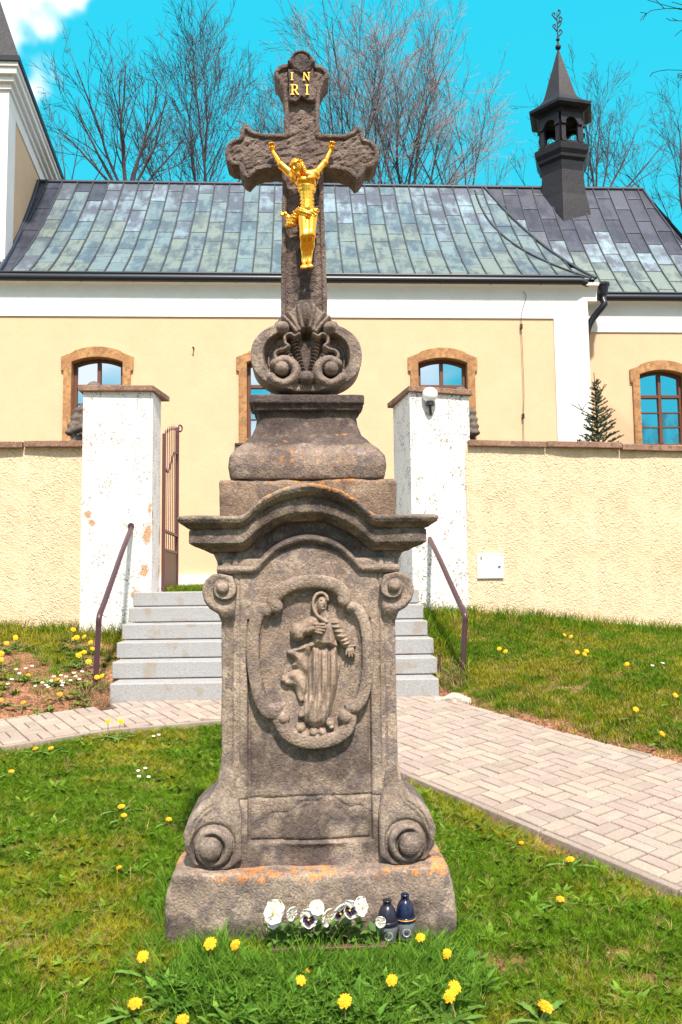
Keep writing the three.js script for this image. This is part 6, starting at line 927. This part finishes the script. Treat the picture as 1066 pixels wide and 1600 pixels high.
  for (const [u, v] of [[154, 1052], [155, 1058], [163, 1057]]) put('yellow dandelion squeezed between the left handrail post and the step ends', u, v, 1.0 + rr() * 0.2, 1, 'dandelions between handrail and steps');
  for (const [l, u, v] of [['dandelion on the bare earth just above the white daisies', 90, 1062], ['dandelion on the bare earth just below the white daisies', 92, 1085], ['dandelion low on the earth bank at the left picture edge', 1, 1095], ['dandelion low on the earth bank close to the left path', 36, 1098], ['dandelion beside the leftmost daisies on the earth bank', 42, 1055]]) put(l, u, v, 0.9 + rr() * 0.3, 2, 'dandelions on the bare earth');
  const gr2 = 'dandelions on the grass bank right of the steps', lab2 = 'small yellow dandelion of the row in the middle of the right grass bank';
  for (const [u, v] of [[882, 992], [895, 995], [903, 1019], [918, 1017], [914, 1022]]) put(lab2, u, v, 0.95, 1, gr2);
  for (const [l, u, v] of [['left dandelion of the pair in the grass right of the handrail post', 783, 1014], ['right dandelion of the pair in the grass right of the handrail post', 793, 1018], ['dandelion just below the two white daisies on the right bank', 983, 1038], ['dandelion on the right bank at the right picture edge', 1056, 1086], ['orange dandelion low on the right bank above the path', 995, 1108], ['lowest dandelion on the right bank, nearest the path', 1034, 1146]]) put(l, u, v, 0.95, 1, 'dandelions on the right bank');
  // dandelion clump behind the gate opening
  put('yellow flower in the grass beyond the top step', 298, 922, 1.0, 0, 'flowers beyond the top step');
  // daisies
  const wh = gMat(0.82, 0.82, 0.80), dhead = ray(15, 0.002, 0.011, 0, 0.001, 0.0017), dp = new THREE.Group(); part('stem', rod(V(0, -0.01, 0), V(0, 0.04, 0), 0.0012, 0.0012, 5), gr, dp); const dh = part('petals', dhead, wh, dp); dh.position.set(0, 0.04, 0); dh.rotation.x = 0.4; const dd = part('disc', new THREE.SphereGeometry(0.0035, 8, 5).scale(1, 0.6, 1), yel[0], dp); dd.position.set(0, 0.0415, 0.0006);
  const daisy = (label, u, v, sc, group) => { const g = onGround(u, v), o = dp.clone(); o.name = numbered('daisy'); o.position.set(g.x, H(g.x, g.z), g.z); o.rotation.y = rr() * 0.8 - 0.4; o.scale.setScalar(sc); o.userData = { label, category: 'daisy', group }; scene.add(o); };
  for (const [u, v] of [[25, 1057], [40, 1055], [50, 1051], [80, 1075], [95, 1075], [103, 1068], [115, 1062], [128, 1060], [75, 1085], [97, 1082], [18, 1073], [55, 1083], [84, 1068], [90, 1072], [98, 1078], [110, 1074], [118, 1068], [72, 1082], [66, 1078], [12, 1080], [30, 1063], [95, 1066], [124, 1072]]) daisy('tiny white daisy on the brown earth left of the handrail', u, v, 1.5, 'daisies on the earth bank');
  for (const [u, v] of [[217, 1225], [232, 1226], [227, 1212], [216, 1216], [240, 1160], [248, 1158]]) daisy('tiny white daisy in the lawn left of the pedestal', u, v, 1.15, 'daisies in the left lawn');
  for (const [u, v] of [[1020, 1050], [1036, 1046]]) daisy('tiny white daisy on the right grass bank', u, v, 1.4, 'daisies on the right bank');
}
// ------------------------------------------------------------------ grass
{
  const tuft = (seed, n, h, w, spread, lean) => { const r = rng(seed), P = []; for (let k = 0; k < n; k++) { const a = r() * 6.283, q = r() * spread, bx = Math.cos(a) * q, bz = Math.sin(a) * q, d = a + (r() - 0.5) * 2, hh = h * (0.55 + 0.6 * r()), l = hh * lean * (0.4 + r()), f = r() * 6.283, wx = Math.cos(f) * w, wz = Math.sin(f) * w; const m = [bx + Math.cos(d) * l * 0.35, hh * 0.6, bz + Math.sin(d) * l * 0.35], t = [bx + Math.cos(d) * l, hh, bz + Math.sin(d) * l]; P.push(bx - wx, -0.01, bz - wz, bx + wx, -0.01, bz + wz, m[0] + wx * 0.75, m[1], m[2] + wz * 0.75, bx - wx, -0.01, bz - wz, m[0] + wx * 0.75, m[1], m[2] + wz * 0.75, m[0] - wx * 0.75, m[1], m[2] - wz * 0.75, m[0] - wx * 0.75, m[1], m[2] - wz * 0.75, m[0] + wx * 0.75, m[1], m[2] + wz * 0.75, ...t); } const g = new THREE.BufferGeometry(); g.setAttribute('position', new THREE.Float32BufferAttribute(P, 3)); g.computeVertexNormals(); return g; };
  const mat = new THREE.MeshPhysicalMaterial({ color: rgb(1, 1, 1), roughness: 0.8, specularIntensity: 0.25, side: THREE.DoubleSide });
  const visible = (x, z) => { const a = (x / -z); return z < -2.55 && a > -0.42 && a < 0.52; };
  const inPlinth = (x, z, m = 0) => Math.abs(x - O.x) < 0.58 + m && z < -3.5 + m && z > -4.05;
  const r = rng(200); const col = new THREE.Color(), m4 = new THREE.Matrix4(), qn = new THREE.Quaternion(), eu = new THREE.Euler(), sv = V(1, 1, 1), pv = V(0, 0, 0);
  const pal = (x, z) => { const d = fb3(x * 1.7 + 3, 4, z * 1.7, 4), e = fb3(x * 6, 8, z * 6, 3), j = 0.65 + r() * 0.7; const dry = sstep(0.5, 0.66, d * 0.6 + e * 0.45 + (r() - 0.5) * 0.16); let c = mix3([0.085, 0.170, 0.006], [0.225, 0.225, 0.012], dry); if (r() < 0.05 + 0.12 * dry) c = [0.32, 0.25, 0.09]; return mul(c, j); };
  const scatter = (name, label, geo, n, x0, x1, z0, z1, ok, scale, colour = pal) => {
    const M4 = [], C = []; for (let k = 0; k < n; k++) { const x = lerp(x0, x1, r()), z = lerp(z0, z1, r()); if (!visible(x, z)) { r(); continue; } const w = ok(x, z); if (w <= 0 || r() > w) continue; const s = scale(x, z) * (0.7 + 0.6 * r()); pv.set(x, H(x, z), z); eu.set((r() - 0.5) * 0.4, r() * 6.283, (r() - 0.5) * 0.4); qn.setFromEuler(eu); sv.set(lerp(1, s, 0.5), s, lerp(1, s, 0.5)); m4.compose(pv, qn, sv); M4.push(m4.clone()); C.push(colour(x, z)); }
    const im = new THREE.InstancedMesh(geo, mat, M4.length); M4.forEach((m, i) => { im.setMatrixAt(i, m); im.setColorAt(i, col.setRGB(...C[i])); }); im.name = numbered(name); im.userData = { kind: 'stuff', label }; shadow(im); scene.add(im); return M4.length;
  };
  const lawn = (x, z) => { const p = pathD(x, z); if (p < 0.015 || inPlinth(x, z, -0.02)) return 0; if (x > -1.83 && x < 1.32 && z < -7.4) return 0; return clamp(1.05 - bareSoil(x, z) * 0.97) * sstep(0.0, 0.05, p); };
  let tot = 0;
  tot += scatter('lawn_grass', 'short green lawn around the stone cross', tuft(1, 9, 0.034, 0.0017, 0.022, 1.0), 150000, -2.9, 3.4, -7.2, -2.55, (x, z) => above(x, z) > 0 ? 0 : lawn(x, z), () => 1);
  tot += scatter('lawn_grass', 'longer scattered blades in the lawn', tuft(2, 6, 0.065, 0.0018, 0.03, 0.8), 6000, -2.9, 3.4, -7.2, -2.55, (x, z) => above(x, z) > 0 ? 0 : lawn(x, z) * sstep(0.42, 0.62, fb3(x * 3, 1, z * 3, 3)), () => 1);
  tot += scatter('bank_grass', 'grass on the banks below the churchyard wall', tuft(3, 10, 0.045, 0.0024, 0.035, 0.8), 90000, -4.6, 5.2, -9.75, -3.2, (x, z) => above(x, z) > 0 ? lawn(x, z) * (x < 0 ? 0.5 : 1) : 0, () => 1);
  const nearWall = (x, z) => { const d = x > 0 ? z - wallRZ(x) : z + 9.4; const s = Math.max(0, x > 0 ? (x - 1.25) : (-1.72 - x)); const a = above(x, z) > 0 || z < -7.5 ? 1 : 0; return a * Math.max(sstep(0.75, 0.05, d), sstep(0.5, 0.0, s) * (z < -7.6 ? 1 : 0)); };
  tot += scatter('tall_grass', 'taller grass tufts along the foot of the walls and steps', tuft(4, 11, 0.135, 0.003, 0.04, 0.7), 8000, -4.2, 5.0, -9.72, -7.5, (x, z) => { if (x > -1.76 && x < 1.26) return 0; return nearWall(x, z) * 0.55 * clamp(1.3 - bareSoil(x, z) * 1.2); }, () => 1);
  const clump = (x, z) => { const dx = (x - 0.06) / 0.62, dz = (z + 3.2) / 0.32; return sstep(1.1, 0.65, Math.hypot(dx, dz)); };
  const lush = (x, z) => { const j = 0.6 + r() * 0.7; let c = mix3([0.06, 0.17, 0.012], [0.13, 0.24, 0.025], r()); return mul(c, j); };
  const trough = (x, z) => x > -0.27 && x < 0.45 && z < -3.325 && z > -3.475;
  tot += scatter('weed_grass', 'lush tall grass in front of the plinth', tuft(5, 9, 0.10, 0.0024, 0.03, 0.8), 8500, -0.8, 0.95, -3.52, -2.75, (x, z) => inPlinth(x, z, -0.005) || trough(x, z) ? 0 : clump(x, z) * 0.95, (x, z) => 0.7 + 0.35 * sstep(-3.1, -3.4, z), lush);
  tot += scatter('weed_grass', 'grass fringe around the sides of the plinth', tuft(6, 8, 0.065, 0.002, 0.02, 0.6), 1500, -0.75, 0.85, -4.1, -3.42, (x, z) => { if (inPlinth(x, z, -0.01) || trough(x, z)) return 0; return sstep(0.14, 0.02, Math.max(Math.abs(x - O.x) - 0.6, z + 3.5)); }, () => 1, lush);
  // broad leaves: plantain-like weeds
  const broad = (seed) => { const q = rng(seed), gs = []; for (let k = 0; k < 7; k++) { const l = 0.085 + q() * 0.06, w = 0.009 + q() * 0.006, P = [], I = [], N = 5; for (let j = 0; j <= N; j++) { const t = j / N, ww = w * Math.sin(Math.PI * (0.1 + 0.88 * t)); for (const s of [-1, 0, 1]) P.push(s * ww, l * (0.9 * t - 0.35 * t * t) + Math.abs(s) * ww * 0.4, l * t * 0.75); } for (let j = 0; j < N; j++) for (let i = 0; i < 2; i++) { const o = j * 3 + i; I.push(o, o + 3, o + 1, o + 1, o + 3, o + 4); } const g = new THREE.BufferGeometry(); g.setAttribute('position', new THREE.Float32BufferAttribute(P, 3)); g.setIndex(I); g.rotateY(k * 0.9 + q()); g.computeVertexNormals(); gs.push(g); } return mergeGeometries(gs); };
  tot += scatter('broad_leaf_weeds', 'broad-leaved weeds growing through the grass before the plinth', broad(7), 1700, -0.8, 0.95, -3.46, -2.7, (x, z) => inPlinth(x, z, 0) || trough(x, z) ? 0 : clump(x, z) * 0.8, () => 0.8, (x, z) => mul(mix3([0.055, 0.15, 0.018], [0.13, 0.245, 0.035], r()), 0.55 + r() * 0.7));
  tot += scatter('broad_leaf_weeds', 'low leafy weeds on the earth bank left of the steps', broad(8), 520, -4.2, -1.7, -9.3, -7.1, (x, z) => above(x, z) > 0 && fb3(x * 3, 6, z * 3, 3) > 0.48 ? 0.8 : 0, () => 0.5, (x, z) => mul(mix3([0.075, 0.17, 0.02], [0.15, 0.23, 0.035], r()), 0.7 + r() * 0.6));
  tot += scatter('lawn_clover', 'small leafy plants scattered in the lawn', broad(9), 2600, -2.9, 3.4, -6.4, -2.55, (x, z) => above(x, z) > 0 ? 0 : lawn(x, z) * 0.7, () => 0.38, (x, z) => mul(mix3([0.08, 0.19, 0.02], [0.16, 0.25, 0.03], r()), 0.6 + r() * 0.6));
  // dead leaves and straw on the bare earth
  tot += scatter('dry_litter', 'dry brown stalks and litter on the bare earth', tuft(10, 7, 0.02, 0.0016, 0.05, 4), 26000, -4.2, 4.5, -9.2, -2.8, (x, z) => { const p = pathD(x, z); return p > 0.01 && !inPlinth(x, z) && !(x > -1.83 && x < 1.32 && z < -7.4) ? bareSoil(x, z) * 0.8 : 0; }, () => 1, () => mul(mix3([0.30, 0.19, 0.10], [0.16, 0.08, 0.04], r()), 0.7 + r() * 0.6));
  // dry straw tufts at the foot of the steps
  tot += scatter('dry_tuft', 'tufts of dead grass at both ends of the lowest step', tuft(11, 14, 0.13, 0.002, 0.04, 1.2), 900, -2.1, 1.7, -7.95, -7.3, (x, z) => { const d = Math.min(Math.hypot((x + 1.80) / 0.14, (z + 7.52) / 0.2), Math.hypot((x - 1.42) / 0.14, (z + 7.66) / 0.2)); return d < 1 && pathD(x, z) > 0.0 ? 0.7 : 0; }, () => 0.9, () => mul(mix3([0.36, 0.25, 0.14], [0.20, 0.12, 0.07], r()), 0.8 + r() * 0.5));
  // grass seen through the gate opening
  { const M4 = [], C = []; for (let k = 0; k < 3500; k++) { const x = lerp(-1.6, 1.2, r()), z = lerp(-9.75, -12.5, r()); pv.set(x, 1.42, z); eu.set(0, r() * 6.28, 0); qn.setFromEuler(eu); const s = 0.6 + r() * 0.7; sv.set(1, s, 1); m4.compose(pv, qn, sv); M4.push(m4.clone()); C.push(pal(x, z)); } const im = new THREE.InstancedMesh(tuft(12, 10, 0.10, 0.003, 0.05, 0.7), mat, M4.length); M4.forEach((m, i) => { im.setMatrixAt(i, m); im.setColorAt(i, col.setRGB(...C[i])); }); im.name = 'churchyard_grass'; im.userData = { kind: 'stuff', label: 'grass of the churchyard seen through the gate' }; shadow(im); scene.add(im); tot += M4.length; }
  console.log('grass tufts', tot);
}
renderer.render(scene, camera);
